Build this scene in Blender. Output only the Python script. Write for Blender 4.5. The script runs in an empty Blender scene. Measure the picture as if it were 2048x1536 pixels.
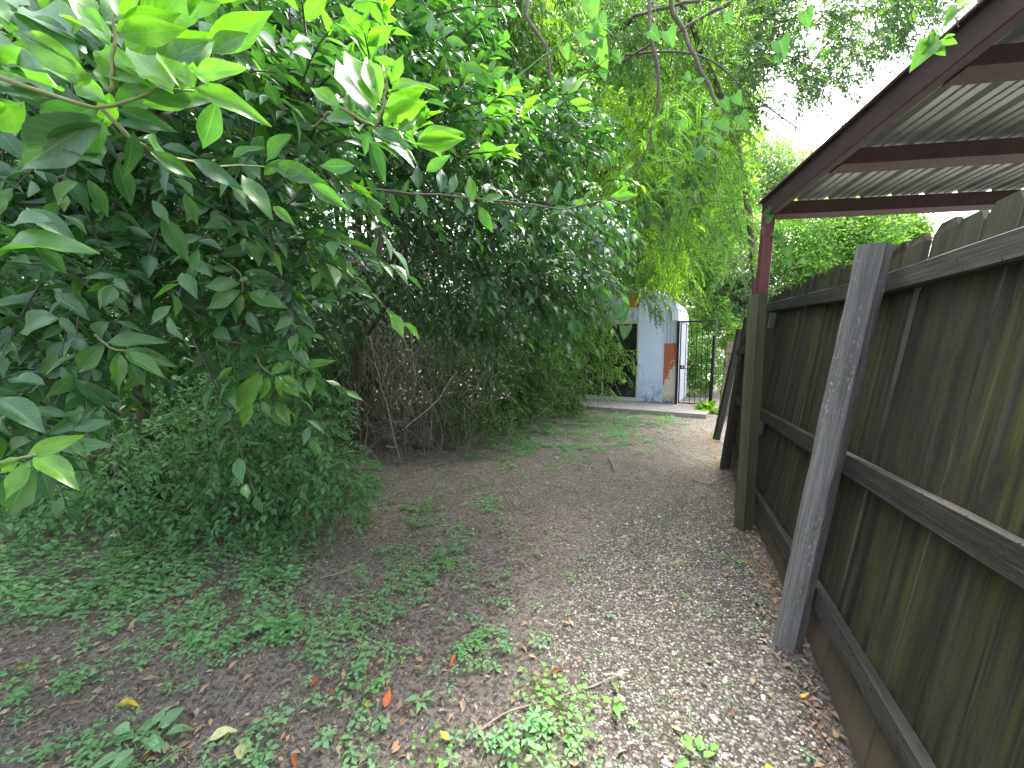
import bpy, math, random
import numpy as np
from mathutils import Vector, Matrix, noise

SC = bpy.context.scene
COL = SC.collection
RNG = np.random.default_rng(11)
random.seed(5)
R = math.radians

# ------------------------------------------------------------------ camera, sky, sun, exposure
FPX, PITCH, EYE = 769.0, R(4.6), 1.35
cam_d = bpy.data.cameras.new('camera')
cam = bpy.data.objects.new('camera', cam_d)
COL.objects.link(cam)
cam.location = (0, 0, EYE)
cam.rotation_euler = (R(90) - PITCH, 0, 0)
cam_d.sensor_width = 36.0
cam_d.lens = 36.0 * FPX / 2048.0
cam_d.clip_start = 0.02
cam_d.clip_end = 800
SC.camera = cam

SUN_EL, SUN_AZ = R(60), R(35)        # azimuth clockwise from +Y (view direction) towards +X
world = bpy.data.worlds.new('World')
SC.world = world
world.use_nodes = True
wn = world.node_tree
for n_ in list(wn.nodes):
    wn.nodes.remove(n_)
sky = wn.nodes.new('ShaderNodeTexSky')
sky.sky_type = 'NISHITA'
sky.sun_disc = False
sky.sun_elevation = SUN_EL
sky.sun_rotation = SUN_AZ
sky.air_density = 1.0
sky.dust_density = 5.0
sky.ozone_density = 1.2
bg = wn.nodes.new('ShaderNodeBackground')
bg.inputs['Strength'].default_value = 0.15
wo = wn.nodes.new('ShaderNodeOutputWorld')
hsv = wn.nodes.new('ShaderNodeHueSaturation')      # thin high cloud: the whole sky is less blue
hsv.inputs['Saturation'].default_value = 0.5
wn.links.new(sky.outputs[0], hsv.inputs['Color'])
wn.links.new(hsv.outputs[0], bg.inputs[0])
wn.links.new(bg.outputs[0], wo.inputs[0])

sun_d = bpy.data.lights.new('sun', 'SUN')
sun = bpy.data.objects.new('sun', sun_d)
COL.objects.link(sun)
sun_d.energy = 1.5
sun_d.angle = R(14)
sun_d.color = (1.0, 0.95, 0.87)
sdir = Vector((math.sin(SUN_AZ) * math.cos(SUN_EL), math.cos(SUN_AZ) * math.cos(SUN_EL), math.sin(SUN_EL)))
sun.rotation_euler = sdir.to_track_quat('Z', 'Y').to_euler()
sun.location = (0, 0, 30)

SC.view_settings.view_transform = 'Standard'
SC.view_settings.look = 'None'
SC.view_settings.gamma = 1.0
SC.view_settings.use_curve_mapping = False
SC.view_settings.exposure = 2.8
try:
    SC.cycles.max_bounces = 7
    SC.cycles.diffuse_bounces = 3
    SC.cycles.glossy_bounces = 2
    SC.cycles.transmission_bounces = 4
    SC.cycles.transparent_max_bounces = 6
except Exception:
    pass

# ------------------------------------------------------------------ picture <-> place
ct, st = math.cos(PITCH), math.sin(PITCH)


def ray(x, y):
    u = (x - 1024.0) / FPX
    v = (768.0 - y) / FPX
    return np.array([u, ct + v * st, -st + v * ct])


def at(x, y, Y):
    """the point of the place at picture position x, y (2048 x 1536) that lies Y metres ahead"""
    r = ray(x, y)
    return np.array([0, 0, EYE]) + r * (Y / r[1])


def gnd(x, y, z=0.0):
    r = ray(x, y)
    return np.array([0, 0, EYE]) + r * ((EYE - z) / -r[2])


def proj(P):
    P = np.asarray(P, float)
    dx, dy, dz = P[..., 0], P[..., 1], P[..., 2] - EYE
    a = dy * ct - dz * st
    b = dy * st + dz * ct
    a = np.where(a < 0.05, 0.05, a)
    return 1024 + FPX * dx / a, 768 - FPX * b / a, a


def in_poly(px, py, poly):
    inside = np.zeros(len(px), bool)
    n = len(poly)
    for i in range(n):
        x0, y0 = poly[i]
        x1, y1 = poly[(i + 1) % n]
        c = ((y0 > py) != (y1 > py)) & (px < (x1 - x0) * (py - y0) / (y1 - y0 + 1e-9) + x0)
        inside ^= c
    return inside


def sample_poly(poly, Y0, Y1, n, bias=1.0):
    xs = [p[0] for p in poly]
    ys = [p[1] for p in poly]
    out = []
    got = 0
    while got < n:
        px = RNG.uniform(min(xs), max(xs), n)
        py = RNG.uniform(min(ys), max(ys), n)
        k = in_poly(px, py, poly)
        px, py = px[k], py[k]
        Y = Y0 + (Y1 - Y0) * RNG.random(len(px)) ** bias
        u = (px - 1024) / FPX
        v = (768 - py) / FPX
        d = np.stack([u, ct + v * st, -st + v * ct], 1)
        out.append(np.array([0, 0, EYE]) + d * (Y / d[:, 1])[:, None])
        got += len(px)
    return np.concatenate(out)[:n]


def nrm(a):
    return a / (np.linalg.norm(a, axis=-1, keepdims=True) + 1e-9)


# ------------------------------------------------------------------ material helpers
def mat(name):
    m = bpy.data.materials.new(name)
    m.use_nodes = True
    nt = m.node_tree
    for n in list(nt.nodes):
        nt.nodes.remove(n)
    out = nt.nodes.new('ShaderNodeOutputMaterial')
    return m, nt, out


class NT:
    def __init__(s, nt):
        s.nt = nt

    def n(s, t, **kw):
        nd = s.nt.nodes.new(t)
        for k, v in kw.items():
            if k.startswith('i_'):
                key = k[2:]
                key = int(key) if key.isdigit() else key.replace('_', ' ')
                nd.inputs[key].default_value = v
            else:
                setattr(nd, k, v)
        return nd

    def l(s, a, b):
        s.nt.links.new(a, b)

    def math(s, op, a, b=None, c=None, clamp=False):
        nd = s.nt.nodes.new('ShaderNodeMath')
        nd.operation = op
        nd.use_clamp = clamp
        for i, v in enumerate((a, b, c)):
            if v is None:
                continue
            if isinstance(v, (int, float)):
                nd.inputs[i].default_value = v
            else:
                s.l(v, nd.inputs[i])
        return nd.outputs[0]

    def ramp(s, fac, stops):
        nd = s.nt.nodes.new('ShaderNodeValToRGB')
        els = nd.color_ramp.elements
        while len(els) < len(stops):
            els.new(0.5)
        for e, (p, c) in zip(els, stops):
            e.position = p
            if isinstance(c, (int, float)):
                c = (c, c, c)
            e.color = (c[0], c[1], c[2], 1)
        s.l(fac, nd.inputs[0])
        return nd.outputs[0]

    def mix(s, fac, a, b, blend='MIX'):
        nd = s.nt.nodes.new('ShaderNodeMix')
        nd.data_type = 'RGBA'
        nd.blend_type = blend
        for key, v in ((0, fac), (6, a), (7, b)):
            if isinstance(v, (int, float)):
                nd.inputs[key].default_value = v
            elif isinstance(v, tuple):
                nd.inputs[key].default_value = (v[0], v[1], v[2], 1)
            else:
                s.l(v, nd.inputs[key])
        return nd.outputs[2]

    def noise(s, vec, scale, detail=3, rough=0.55, dist=0.0):
        nd = s.nt.nodes.new('ShaderNodeTexNoise')
        nd.inputs['Scale'].default_value = scale
        nd.inputs['Detail'].default_value = detail
        nd.inputs['Roughness'].default_value = rough
        nd.inputs['Distortion'].default_value = dist
        if vec is not None:
            s.l(vec, nd.inputs['Vector'])
        return nd.outputs['Fac']

    def mapping(s, vec, scale=(1, 1, 1), loc=None):
        nd = s.nt.nodes.new('ShaderNodeMapping')
        nd.inputs['Scale'].default_value = scale
        s.l(vec, nd.inputs['Vector'])
        if loc is not None:
            s.l(loc, nd.inputs['Location'])
        return nd.outputs[0]


def leaf_mat(name, old, young, trans=0.35, rough=0.35, coat=0.0, vein=0.5, hue=0.5, yellow=None):
    """leaf: colour by age and by leaf, midrib and side veins, light passing through the blade"""
    m, nt, out = mat(name)
    N = NT(nt)
    at_ = N.n('ShaderNodeAttribute', attribute_name='lc')
    sep = N.n('ShaderNodeSeparateXYZ')
    N.l(at_.outputs['Vector'], sep.inputs[0])
    ag = N.n('ShaderNodeAttribute', attribute_name='age')
    oi = N.n('ShaderNodeObjectInfo')
    osep = N.n('ShaderNodeSeparateColor')
    N.l(oi.outputs['Color'], osep.inputs[0])
    age = N.math('ADD', ag.outputs['Fac'], osep.outputs[0], clamp=True)
    rnd = N.math('FRACT', N.math('ADD', sep.outputs[2], oi.outputs['Random']))
    base = N.mix(age, old, young)
    var = N.mix(rnd, tuple(c * 0.62 for c in old), tuple(min(1, c * 1.55) for c in (old[0] * 1.25, old[1], old[2] * 0.85)))
    base = N.mix(N.math('MULTIPLY', hue, N.math('SUBTRACT', 1.0, age)), base, var)
    # mottling, blemishes
    mv = N.n('ShaderNodeCombineXYZ')
    N.l(N.math('MULTIPLY_ADD', sep.outputs[0], .45, N.math('MULTIPLY', rnd, 61.0)), mv.inputs[0])
    N.l(sep.outputs[1], mv.inputs[1])
    N.l(N.math('MULTIPLY', rnd, 17.0), mv.inputs[2])
    mo = N.noise(mv.outputs[0], 3.2, 5, .62)
    base = N.mix(N.ramp(mo, [(.3, .55), (.7, 0)]), base, tuple(c * .5 for c in old))
    sp_ = N.noise(mv.outputs[0], 13, 2, .5)
    base = N.mix(N.ramp(sp_, [(.70, 0), (.74, .7)]), base, (.16, .12, .04))
    # veins
    ax = N.math('ABSOLUTE', sep.outputs[0])
    mid = N.math('SUBTRACT', 1.0, N.math('MULTIPLY', ax, 14.0), clamp=True)
    side = N.math('SINE', N.math('MULTIPLY', N.math('SUBTRACT', sep.outputs[1], N.math('MULTIPLY', ax, 0.22)), 62.0))
    side = N.math('MULTIPLY', N.math('GREATER_THAN', side, 0.93), 0.35)
    vf = N.math('MULTIPLY', N.math('MAXIMUM', mid, side), vein, clamp=True)
    light = tuple(min(1, c * 2.0 + 0.05) for c in old)
    base = N.mix(vf, base, light)
    if yellow is not None:
        yf = N.math('MULTIPLY', osep.outputs[1], 1.0)
        tcd = N.n('ShaderNodeTexCoord')
        sp = N.ramp(N.noise(tcd.outputs['Object'], 26, 4, .6), [(0.62, (1, 1, 1)), (0.68, (.25, .12, .05))])
        yc = N.mix(1.0, yellow, sp, 'MULTIPLY')
        base = N.mix(yf, base, yc)
    bs = N.n('ShaderNodeBsdfPrincipled')
    N.l(base, bs.inputs['Base Color'])
    tcd2 = N.n('ShaderNodeTexCoord')
    rr = N.math('MULTIPLY_ADD', rnd, 0.16, rough - 0.05)
    N.l(rr, bs.inputs['Roughness'])
    bs.inputs['Coat Weight'].default_value = coat
    bs.inputs['Coat Roughness'].default_value = 0.28
    bs.inputs['Specular IOR Level'].default_value = 0.36
    tr = N.n('ShaderNodeBsdfTranslucent')
    tcol = N.mix(1.0, base, (1.6, 2.05, 0.6), 'MULTIPLY')
    N.l(tcol, tr.inputs[0])
    mx = N.n('ShaderNodeMixShader')
    mx.inputs[0].default_value = trans
    N.l(N.math('MULTIPLY_ADD', age, 0.22, trans, clamp=True), mx.inputs[0])
    N.l(bs.outputs[0], mx.inputs[1])
    N.l(tr.outputs[0], mx.inputs[2])
    N.l(mx.outputs[0], out.inputs[0])
    return m


def plain(name, col, rough=0.7, metal=0.0, nscale=20, namp=0.3, bump=0.0, spec=0.4, bscale=None):
    m, nt, out = mat(name)
    N = NT(nt)
    tc = N.n('ShaderNodeTexCoord')
    oi = N.n('ShaderNodeObjectInfo')
    nz = N.noise(tc.outputs['Object'], nscale, 5, .62)
    c = N.mix(nz, tuple(max(0, x * (1 - namp)) for x in col), tuple(min(1, x * (1 + namp)) for x in col))
    bs = N.n('ShaderNodeBsdfPrincipled', i_Roughness=rough, i_Metallic=metal)
    bs.inputs['Specular IOR Level'].default_value = spec
    N.l(c, bs.inputs['Base Color'])
    if bump:
        b = N.n('ShaderNodeBump', i_Strength=bump, i_Distance=0.01)
        N.l(N.noise(tc.outputs['Object'], bscale or nscale * 3, 5, .6), b.inputs['Height'])
        N.l(b.outputs[0], bs.inputs['Normal'])
    N.l(bs.outputs[0], out.inputs[0])
    return m


def wood_mat(name, c0, c1, green=None, gamt=0.0, speck=0.0, grain=1.0, dirt=0.0, edge=0.0):
    """weathered timber, grain along local Z; algae streaks run down the boards; lichen specks"""
    m, nt, out = mat(name)
    N = NT(nt)
    tc = N.n('ShaderNodeTexCoord')
    oi = N.n('ShaderNodeObjectInfo')
    off = N.n('ShaderNodeCombineXYZ')
    N.l(N.math('MULTIPLY', oi.outputs['Random'], 37.0), off.inputs[0])
    N.l(N.math('MULTIPLY', oi.outputs['Random'], 91.0), off.inputs[2])
    vec = N.n('ShaderNodeVectorMath', operation='ADD')
    N.l(tc.outputs['Object'], vec.inputs[0])
    N.l(off.outputs[0], vec.inputs[1])
    v = vec.outputs[0]
    g1 = N.noise(N.mapping(v, (60, 60, 1.6)), 1.6, 6, .68, .4)
    g2 = N.noise(N.mapping(v, (14, 14, .7)), 1.0, 5, .6, .8)
    big = N.noise(N.mapping(v, (2.2, 2.2, .8)), 1.2, 4, .6)
    c = N.mix(N.ramp(g2, [(.3, 0), (.7, 1)]), c0, c1)
    c = N.mix(N.math('MULTIPLY', N.ramp(g1, [(.38, 0), (.62, 1)]), .5 * grain), c, tuple(x * 0.35 for x in c0))
    if green is not None:
        gs = N.noise(N.mapping(v, (16, 16, .55)), 1.3, 5, .62, .3)
        gf = N.math('MULTIPLY', N.ramp(gs, [(.42, 0), (.66, 1)]), N.ramp(big, [(.3, .15), (.66, 1)]))
        c = N.mix(N.math('MULTIPLY', gf, gamt), c, green)
    pale = N.noise(N.mapping(v, (45, 45, .5)), 1.0, 3, .5)
    c = N.mix(N.ramp(pale, [(.66, 0), (.74, .55)]), c, tuple(min(1, x * 2.0 + .03) for x in c1))
    # knots
    kn = N.n('ShaderNodeTexVoronoi', feature='F1')
    kn.inputs['Scale'].default_value = 1.0
    N.l(N.mapping(v, (7, 7, 1.7)), kn.inputs['Vector'])
    c = N.mix(N.ramp(kn.outputs['Distance'], [(.05, .8), (.12, 0)]), c, tuple(x * .3 for x in c0))
    if speck > 0:
        sp = N.noise(N.mapping(v, (1, 1, .45)), 120, 4, .65)
        sm = N.noise(N.mapping(v, (9, 9, 1.3)), 1, 4, .65)
        sf = N.math('MULTIPLY', N.ramp(sp, [(.57, 0), (.63, 1)]), N.ramp(sm, [(.48, .03), (.62, 1)]))
        c = N.mix(N.math('MULTIPLY', sf, speck), c, (.55, .57, .56))
    if edge > 0:
        sx = N.n('ShaderNodeSeparateXYZ')
        N.l(tc.outputs['Object'], sx.inputs[0])
        ef = N.ramp(N.math('ADD', N.math('ABSOLUTE', sx.outputs[0]), N.math('MULTIPLY', g2, .006)), [(.0700, 0), (.0735, edge * .7)])
        c = N.mix(N.math('MULTIPLY', ef, N.ramp(big, [(.38, 0), (.6, 1)])), c, (.17, .15, .12))
        mil = N.noise(N.mapping(v, (6, 6, 1.8)), 1.6, 6, .7, .5)
        c = N.mix(N.ramp(mil, [(.5, 0), (.68, .8)]), c, (.010, .010, .009))
    if dirt > 0:
        sep = N.n('ShaderNodeSeparateXYZ')
        N.l(tc.outputs['Object'], sep.inputs[0])
        wob = N.math('MULTIPLY_ADD', big, .35, sep.outputs[2])
        df = N.ramp(wob, [(.28, dirt), (.52, 0)])
        c = N.mix(df, c, (.13, .10, .072))
    c = N.mix(1.0, c, N.ramp(oi.outputs['Random'], [(0, (.72, .72, .72)), (.5, (1, 1, 1)), (1, (1.0, .98, .9))]), 'MULTIPLY')
    bs = N.n('ShaderNodeBsdfPrincipled')
    N.l(N.ramp(g2, [(.2, .65), (.8, .92)]), bs.inputs['Roughness'])
    bs.inputs['Specular IOR Level'].default_value = 0.3
    N.l(c, bs.inputs['Base Color'])
    b = N.n('ShaderNodeBump', i_Strength=.55, i_Distance=.004)
    N.l(N.math('ADD', g1, N.math('MULTIPLY', g2, .7)), b.inputs['Height'])
    N.l(b.outputs[0], bs.inputs['Normal'])
    N.l(bs.outputs[0], out.inputs[0])
    return m


M = {}
M['laurel'] = leaf_mat('laurel_leaf', (.038, .120, .050), (.17, .39, .02), .24, .35, .2, .55, .75, yellow=(.62, .38, .03))
M['laurel_far'] = leaf_mat('laurel_leaf_far', (.037, .114, .048), (.17, .38, .03), .26, .40, .08, .35, .8)
M['fine'] = leaf_mat('narrow_leaf', (.062, .15, .04), (.34, .52, .08), .44, .5, 0, .1, .8)
M['skyleaf'] = leaf_mat('high_leaf', (.05, .11, .06), (.14, .26, .07), .22, .55, 0, .1, .7)  # darker copy of the narrow leaf: backlit look against the sky, painted in
M['frond'] = leaf_mat('frond_leaf', (.09, .21, .05), (.24, .44, .06), .46, .5, 0, .1, .7)
M['bush'] = leaf_mat('bush_leaf', (.06, .15, .045), (.34, .55, .05), .35, .4, .1, .2, .8)
M['under'] = leaf_mat('understory_leaf', (.09, .225, .10), (.16, .34, .12), .3, .5, 0, .35, .6)
M['cover'] = leaf_mat('ground_leaf', (.17, .35, .19), (.25, .45, .18), .3, .5, 0, .4, .6)
M['cover_bright'] = leaf_mat('bright_weed_leaf', (.13, .38, .07), (.24, .5, .08), .3, .5, 0, .4, .5)
M['vine'] = leaf_mat('vine_leaf', (.06, .17, .055), (.2, .38, .05), .3, .45, 0, .5, .6)
M['bgleaf'] = leaf_mat('background_leaf', (.12, .24, .09), (.34, .48, .14), .42, .5, 0, .0, .8)
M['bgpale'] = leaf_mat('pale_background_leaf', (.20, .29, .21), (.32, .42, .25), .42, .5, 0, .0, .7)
M['litter'] = leaf_mat('dry_leaf', (.30, .21, .155), (.62, .54, .43), .12, .7, 0, .3, .9)
M['dead'] = plain('dry_vine_stem', (.27, .23, .19), .85, 0, 30, .45)
M['bark'] = plain('bark', (.10, .085, .07), .9, 0, 18, .5, .6)
M['twig'] = plain('green_twig', (.14, .16, .06), .7, 0, 30, .3)
M['darktwig'] = plain('dark_twig', (.07, .06, .05), .85, 0, 30, .4)
M['berry'] = plain('green_berry', (.07, .17, .07), .35, 0, 8, .3)
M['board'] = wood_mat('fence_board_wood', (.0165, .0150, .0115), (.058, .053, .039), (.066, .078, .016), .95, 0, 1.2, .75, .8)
M['rail'] = wood_mat('fence_rail_wood', (.021, .0205, .019), (.070, .066, .060), None, 0, .05, 1.3)
M['post_grey'] = wood_mat('grey_post_wood', (.135, .13, .125), (.27, .262, .255), (.09, .09, .075), .3, .5, 1.2)
M['post_green'] = wood_mat('green_post_wood', (.085, .085, .05), (.17, .165, .10), (.105, .135, .04), .7, 0, .7)
M['post_dark'] = wood_mat('dark_post_wood', (.022, .02, .018), (.05, .047, .038), (.05, .055, .02), .3, 0, 1)
M['far_board'] = wood_mat('far_fence_wood', (.10, .095, .06), (.21, .20, .12), (.14, .15, .06), .5, 0, 1)  # lighter wood tone stands in for sunlight on the far fence
M['block'] = wood_mat('block_wood', (.11, .105, .10), (.24, .23, .22), None, 0, .4, 1)
M['red'] = plain('oxide_red_paint', (.125, .042, .042), .5, 0, 9, .25, .1)
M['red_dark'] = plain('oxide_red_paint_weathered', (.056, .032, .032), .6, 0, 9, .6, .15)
M['iron'] = plain('black_iron', (.02, .02, .022), .45, .3, 30, .4)
M['steelgrey'] = plain('worn_steel', (.16, .17, .18), .4, .6, 30, .3)
M['frame'] = plain('cream_aluminium', (.55, .58, .52), .45, 0, 14, .15)
M['trim'] = plain('pale_lilac_trim', (.66, .71, .88), .5, 0, 10, .12)
M['plywood'] = plain('orange_plywood', (.48, .2, .055), .7, 0, 8, .5)
M['white'] = plain('white_litter', (.75, .76, .78), .6, 0, 9, .15)
M['hardware'] = plain('dark_hardware', (.03, .03, .03), .5, .4, 30, .3)


def zinc_mat():
    m, nt, out = mat('galvanised_roof')
    N = NT(nt)
    tc = N.n('ShaderNodeTexCoord')
    nz = N.noise(N.mapping(tc.outputs['Object'], (1, 1, 1)), 3.5, 5, .6)
    n2 = N.noise(N.mapping(tc.outputs['Object'], (30, 1.2, 30)), 1.2, 4, .6)
    c = N.mix(nz, (.30, .37, .34), (.50, .60, .55))
    c = N.mix(N.ramp(n2, [(.5, 0), (.75, .45)]), c, (.17, .19, .2))
    bs = N.n('ShaderNodeBsdfPrincipled', i_Roughness=.42, i_Metallic=.35)
    N.l(c, bs.inputs['Base Color'])
    N.l(bs.outputs[0], out.inputs[0])
    return m


M['zinc'] = zinc_mat()


def shed_mat(name, base, mould=0.0, rust=0.0):
    m, nt, out = mat(name)
    N = NT(nt)
    tc = N.n('ShaderNodeTexCoord')
    sep = N.n('ShaderNodeSeparateXYZ')
    N.l(tc.outputs['Object'], sep.inputs[0])
    o = tc.outputs['Object']
    n1 = N.noise(o, 3, 5, .6)
    c = N.mix(n1, tuple(x * .92 for x in base), tuple(min(1, x * 1.05) for x in base))
    n2 = N.noise(N.mapping(o, (1.6, 1, 1)), 5.5, 6, .7, .6)
    if mould > 0:
        h = N.ramp(sep.outputs[2], [(.05, 1), (.62, 0)])
        f = N.math('MULTIPLY', N.ramp(n2, [(.44, 0), (.62, 1)]), h)
        c = N.mix(N.math('MULTIPLY', f, mould), c, (.12, .15, .22))
    if rust > 0:
        # one big flake of rust from the upper left corner and a rim along the foot
        xx = N.math('MULTIPLY_ADD', sep.outputs[0], -2.1, sep.outputs[2])
        nn_ = N.math('MULTIPLY_ADD', N.math('ADD', N.noise(o, 9, 7, .75), N.math('MULTIPLY', N.noise(o, 40, 4, .7), .5)), 1.6, -1.62)
        f = N.ramp(N.math('ADD', xx, nn_), [(.0, 0), (.05, 1)])
        n3 = N.noise(o, 24, 6, .7)
        rc = N.mix(n3, (.27, .055, .025), (.60, .20, .09))
        c = N.mix(N.math('MULTIPLY', n3, .5), c, (.36, .30, .22))
        c = N.mix(f, c, rc)
        foot = N.math('MULTIPLY', N.ramp(sep.outputs[2], [(.03, 1), (.22, 0)]), N.ramp(N.noise(o, 16, 5, .7), [(.4, 0), (.6, 1)]))
        c = N.mix(foot, c, (.10, .04, .025))
    bs = N.n('ShaderNodeBsdfPrincipled', i_Roughness=.6)
    N.l(c, bs.inputs['Base Color'])
    b = N.n('ShaderNodeBump', i_Strength=.15, i_Distance=.01)
    N.l(n2, b.inputs['Height'])
    N.l(b.outputs[0], bs.inputs['Normal'])
    N.l(bs.outputs[0], out.inputs[0])
    return m


M['panel'] = shed_mat('pale_blue_panel', (.64, .76, 1.0), .8)
M['corr'] = shed_mat('corrugated_shed_steel', (.46, .56, .66), .0)
M['rust'] = shed_mat('rusted_sheet', (.74, .72, .66), 0, 1)
M['siding'] = shed_mat('white_siding', (.46, .49, .56), .2)


def glass_mat():
    m, nt, out = mat('door_glass')
    N = NT(nt)
    tc = N.n('ShaderNodeTexCoord')
    nz = N.noise(tc.outputs['Object'], 2.3, 5, .6)
    bs = N.n('ShaderNodeBsdfPrincipled')
    N.l(N.ramp(nz, [(.35, (.012, .014, .014)), (.75, (.055, .06, .055))]), bs.inputs['Base Color'])
    N.l(N.ramp(nz, [(.3, .06), (.7, .3)]), bs.inputs['Roughness'])
    bs.inputs['Specular IOR Level'].default_value = .5
    N.l(bs.outputs[0], out.inputs[0])
    return m


M['glass'] = glass_mat()


def ground_mat():
    """bare soil and leaf mould on the left, pale crushed stone towards the fence, greenish film near the slab"""
    m, nt, out = mat('ground_soil')
    N = NT(nt)
    tc = N.n('ShaderNodeTexCoord')
    o = tc.outputs['Object']
    gv = N.n('ShaderNodeAttribute', attribute_name='gravel')
    soil_n = N.noise(o, 7, 8, .7, .3)
    fine = N.noise(o, 85, 8, .8, .3)
    soil = N.mix(soil_n, (.135, .112, .10), (.34, .295, .265))
    soil = N.mix(N.ramp(fine, [(.44, 0), (.68, .75)]), soil, (.50, .445, .41))
    soil = N.mix(N.ramp(N.noise(o, 42, 7, .8), [(.47, 0), (.56, .85)]), soil, (.075, .058, .05))
    vo = N.n('ShaderNodeTexVoronoi', feature='F1')
    vo.inputs['Scale'].default_value = 75
    N.l(o, vo.inputs['Vector'])
    sepc = N.n('ShaderNodeSeparateColor')
    N.l(vo.outputs['Color'], sepc.inputs[0])
    stone = N.ramp(sepc.outputs[0], [(0, (.13, .115, .10)), (.5, (.26, .24, .215)), (.85, (.42, .40, .37)), (1, (.62, .60, .57))])
    stone = N.mix(N.ramp(vo.outputs['Distance'], [(.35, 0), (.62, .85)]), stone, (.10, .085, .07))
    gm = N.math('MULTIPLY_ADD', N.noise(o, 5, 6, .7), .9, N.math('SUBTRACT', gv.outputs['Fac'], .45))
    gm = N.ramp(gm, [(.32, 0), (.62, 1)])
    c = N.mix(gm, soil, stone)
    moss = N.math('MULTIPLY', N.ramp(N.noise(o, 2.4, 5, .65), [(.48, 0), (.64, .28)]), 1.0)
    c = N.mix(moss, c, (.085, .105, .05))
    bs = N.n('ShaderNodeBsdfPrincipled', i_Roughness=.92)
    bs.inputs['Specular IOR Level'].default_value = .2
    N.l(c, bs.inputs['Base Color'])
    b = N.n('ShaderNodeBump', i_Strength=1.0, i_Distance=.02)
    hh = N.math('ADD', N.math('MULTIPLY', N.math('SUBTRACT', 1.0, vo.outputs['Distance']), gm), N.math('ADD', fine, soil_n))
    N.l(hh, b.inputs['Height'])
    N.l(b.outputs[0], bs.inputs['Normal'])
    N.l(bs.outputs[0], out.inputs[0])
    return m


M['ground'] = ground_mat()


def stone_mat():
    m, nt, out = mat('pebble_stone')
    N = NT(nt)
    a = N.n('ShaderNodeAttribute', attribute_name='lc')
    sep = N.n('ShaderNodeSeparateXYZ')
    N.l(a.outputs['Vector'], sep.inputs[0])
    tc = N.n('ShaderNodeTexCoord')
    c = N.ramp(sep.outputs[2], [(0, (.15, .125, .105)), (.35, (.27, .24, .215)), (.6, (.38, .355, .325)), (.8, (.48, .47, .46)), (1, (.72, .71, .69))])
    c = N.mix(N.ramp(N.noise(tc.outputs['Object'], 80, 4, .6), [(.45, 0), (.7, .5)]), c, (.27, .225, .185))
    bs = N.n('ShaderNodeBsdfPrincipled', i_Roughness=.85)
    N.l(c, bs.inputs['Base Color'])
    N.l(bs.outputs[0], out.inputs[0])
    return m


M['stone'] = stone_mat()
M['concrete'] = plain('stained_concrete', (.30, .275, .26), .9, 0, 6, .35, .4, .2)

# ------------------------------------------------------------------ object helpers
WM = {}


def obj(name, me, m=None, parent=None, mw=None, kind=None):
    o = bpy.data.objects.new(name, me)
    COL.objects.link(o)
    if m is not None and not me.materials:
        me.materials.append(m)
    mw = mw if mw is not None else Matrix.Identity(4)
    WM[o.name] = mw
    o.color = (0, 0, 0, 1)
    if parent is not None:
        o.parent = parent
        o.matrix_parent_inverse = WM[parent.name].inverted()
    o.matrix_basis = mw
    if kind:
        o['kind'] = kind
    return o


def thing(name, label, cat, loc, group=None):
    o = bpy.data.objects.new(name, None)
    COL.objects.link(o)
    o.empty_display_size = .1
    o.location = tuple(float(v) for v in loc)
    WM[o.name] = Matrix.Translation(o.location)
    o['label'] = label
    o['category'] = cat
    if group:
        o['group'] = group
    return o


def tag(o, label, cat, group=None):
    o['label'] = label
    o['category'] = cat
    if group:
        o['group'] = group
    return o


def pymesh(name, V, F, smooth=False):
    me = bpy.data.meshes.new(name)
    me.from_pydata([tuple(map(float, v)) for v in V], [], [tuple(f) for f in F])
    if smooth:
        me.polygons.foreach_set('use_smooth', [True] * len(me.polygons))
    me.update()
    return me


def frame(P0, P1, side):
    """matrix with local Z from P0 to P1 and local X near `side`"""
    P0, P1 = Vector(P0), Vector(P1)
    z = (P1 - P0).normalized()
    x = Vector(side)
    x = (x - z * x.dot(z)).normalized()
    y = z.cross(x)
    mt = Matrix(((x.x, y.x, z.x, P0.x), (x.y, y.y, z.y, P0.y), (x.z, y.z, z.z, P0.z), (0, 0, 0, 1)))
    return mt, (P1 - P0).length


def beam(name, P0, P1, w, t, side, m, parent=None, ch=.004, segs=8, jit=.0012, warp=0.0, taper=0.0):
    """sawn timber or steel bar with eased edges: w along `side`, t across"""
    mt, L = frame(P0, P1, side)
    a, b = w / 2, t / 2
    ring = [(-a + ch, -b), (a - ch, -b), (a, -b + ch), (a, b - ch), (a - ch, b), (-a + ch, b), (-a, b - ch), (-a, -b + ch)]
    V, F = [], []
    r = random.Random(hash((round(P0[0], 3), round(P0[1], 3), round(w, 4))) & 0xffff)
    ph = r.uniform(0, 6)
    for i in range(segs + 1):
        z = L * i / segs
        wx = warp * math.sin(ph + 2.2 * i / segs)
        wy = warp * math.cos(ph * 1.7 + 2.9 * i / segs)
        s = 1 - taper * i / segs
        for (x, y) in ring:
            V.append((x * s + wx + r.uniform(-jit, jit), y * s + wy + r.uniform(-jit, jit), z + (r.uniform(-jit, jit) * 3 if 0 < i < segs else 0)))
    n = 8
    for i in range(segs):
        for k in range(n):
            F.append((i * n + k, i * n + (k + 1) % n, (i + 1) * n + (k + 1) % n, (i + 1) * n + k))
    F.append(tuple(range(n - 1, -1, -1)))
    F.append(tuple(segs * n + k for k in range(n)))
    return obj(name, pymesh(name, V, F), m, parent, mt)


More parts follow.
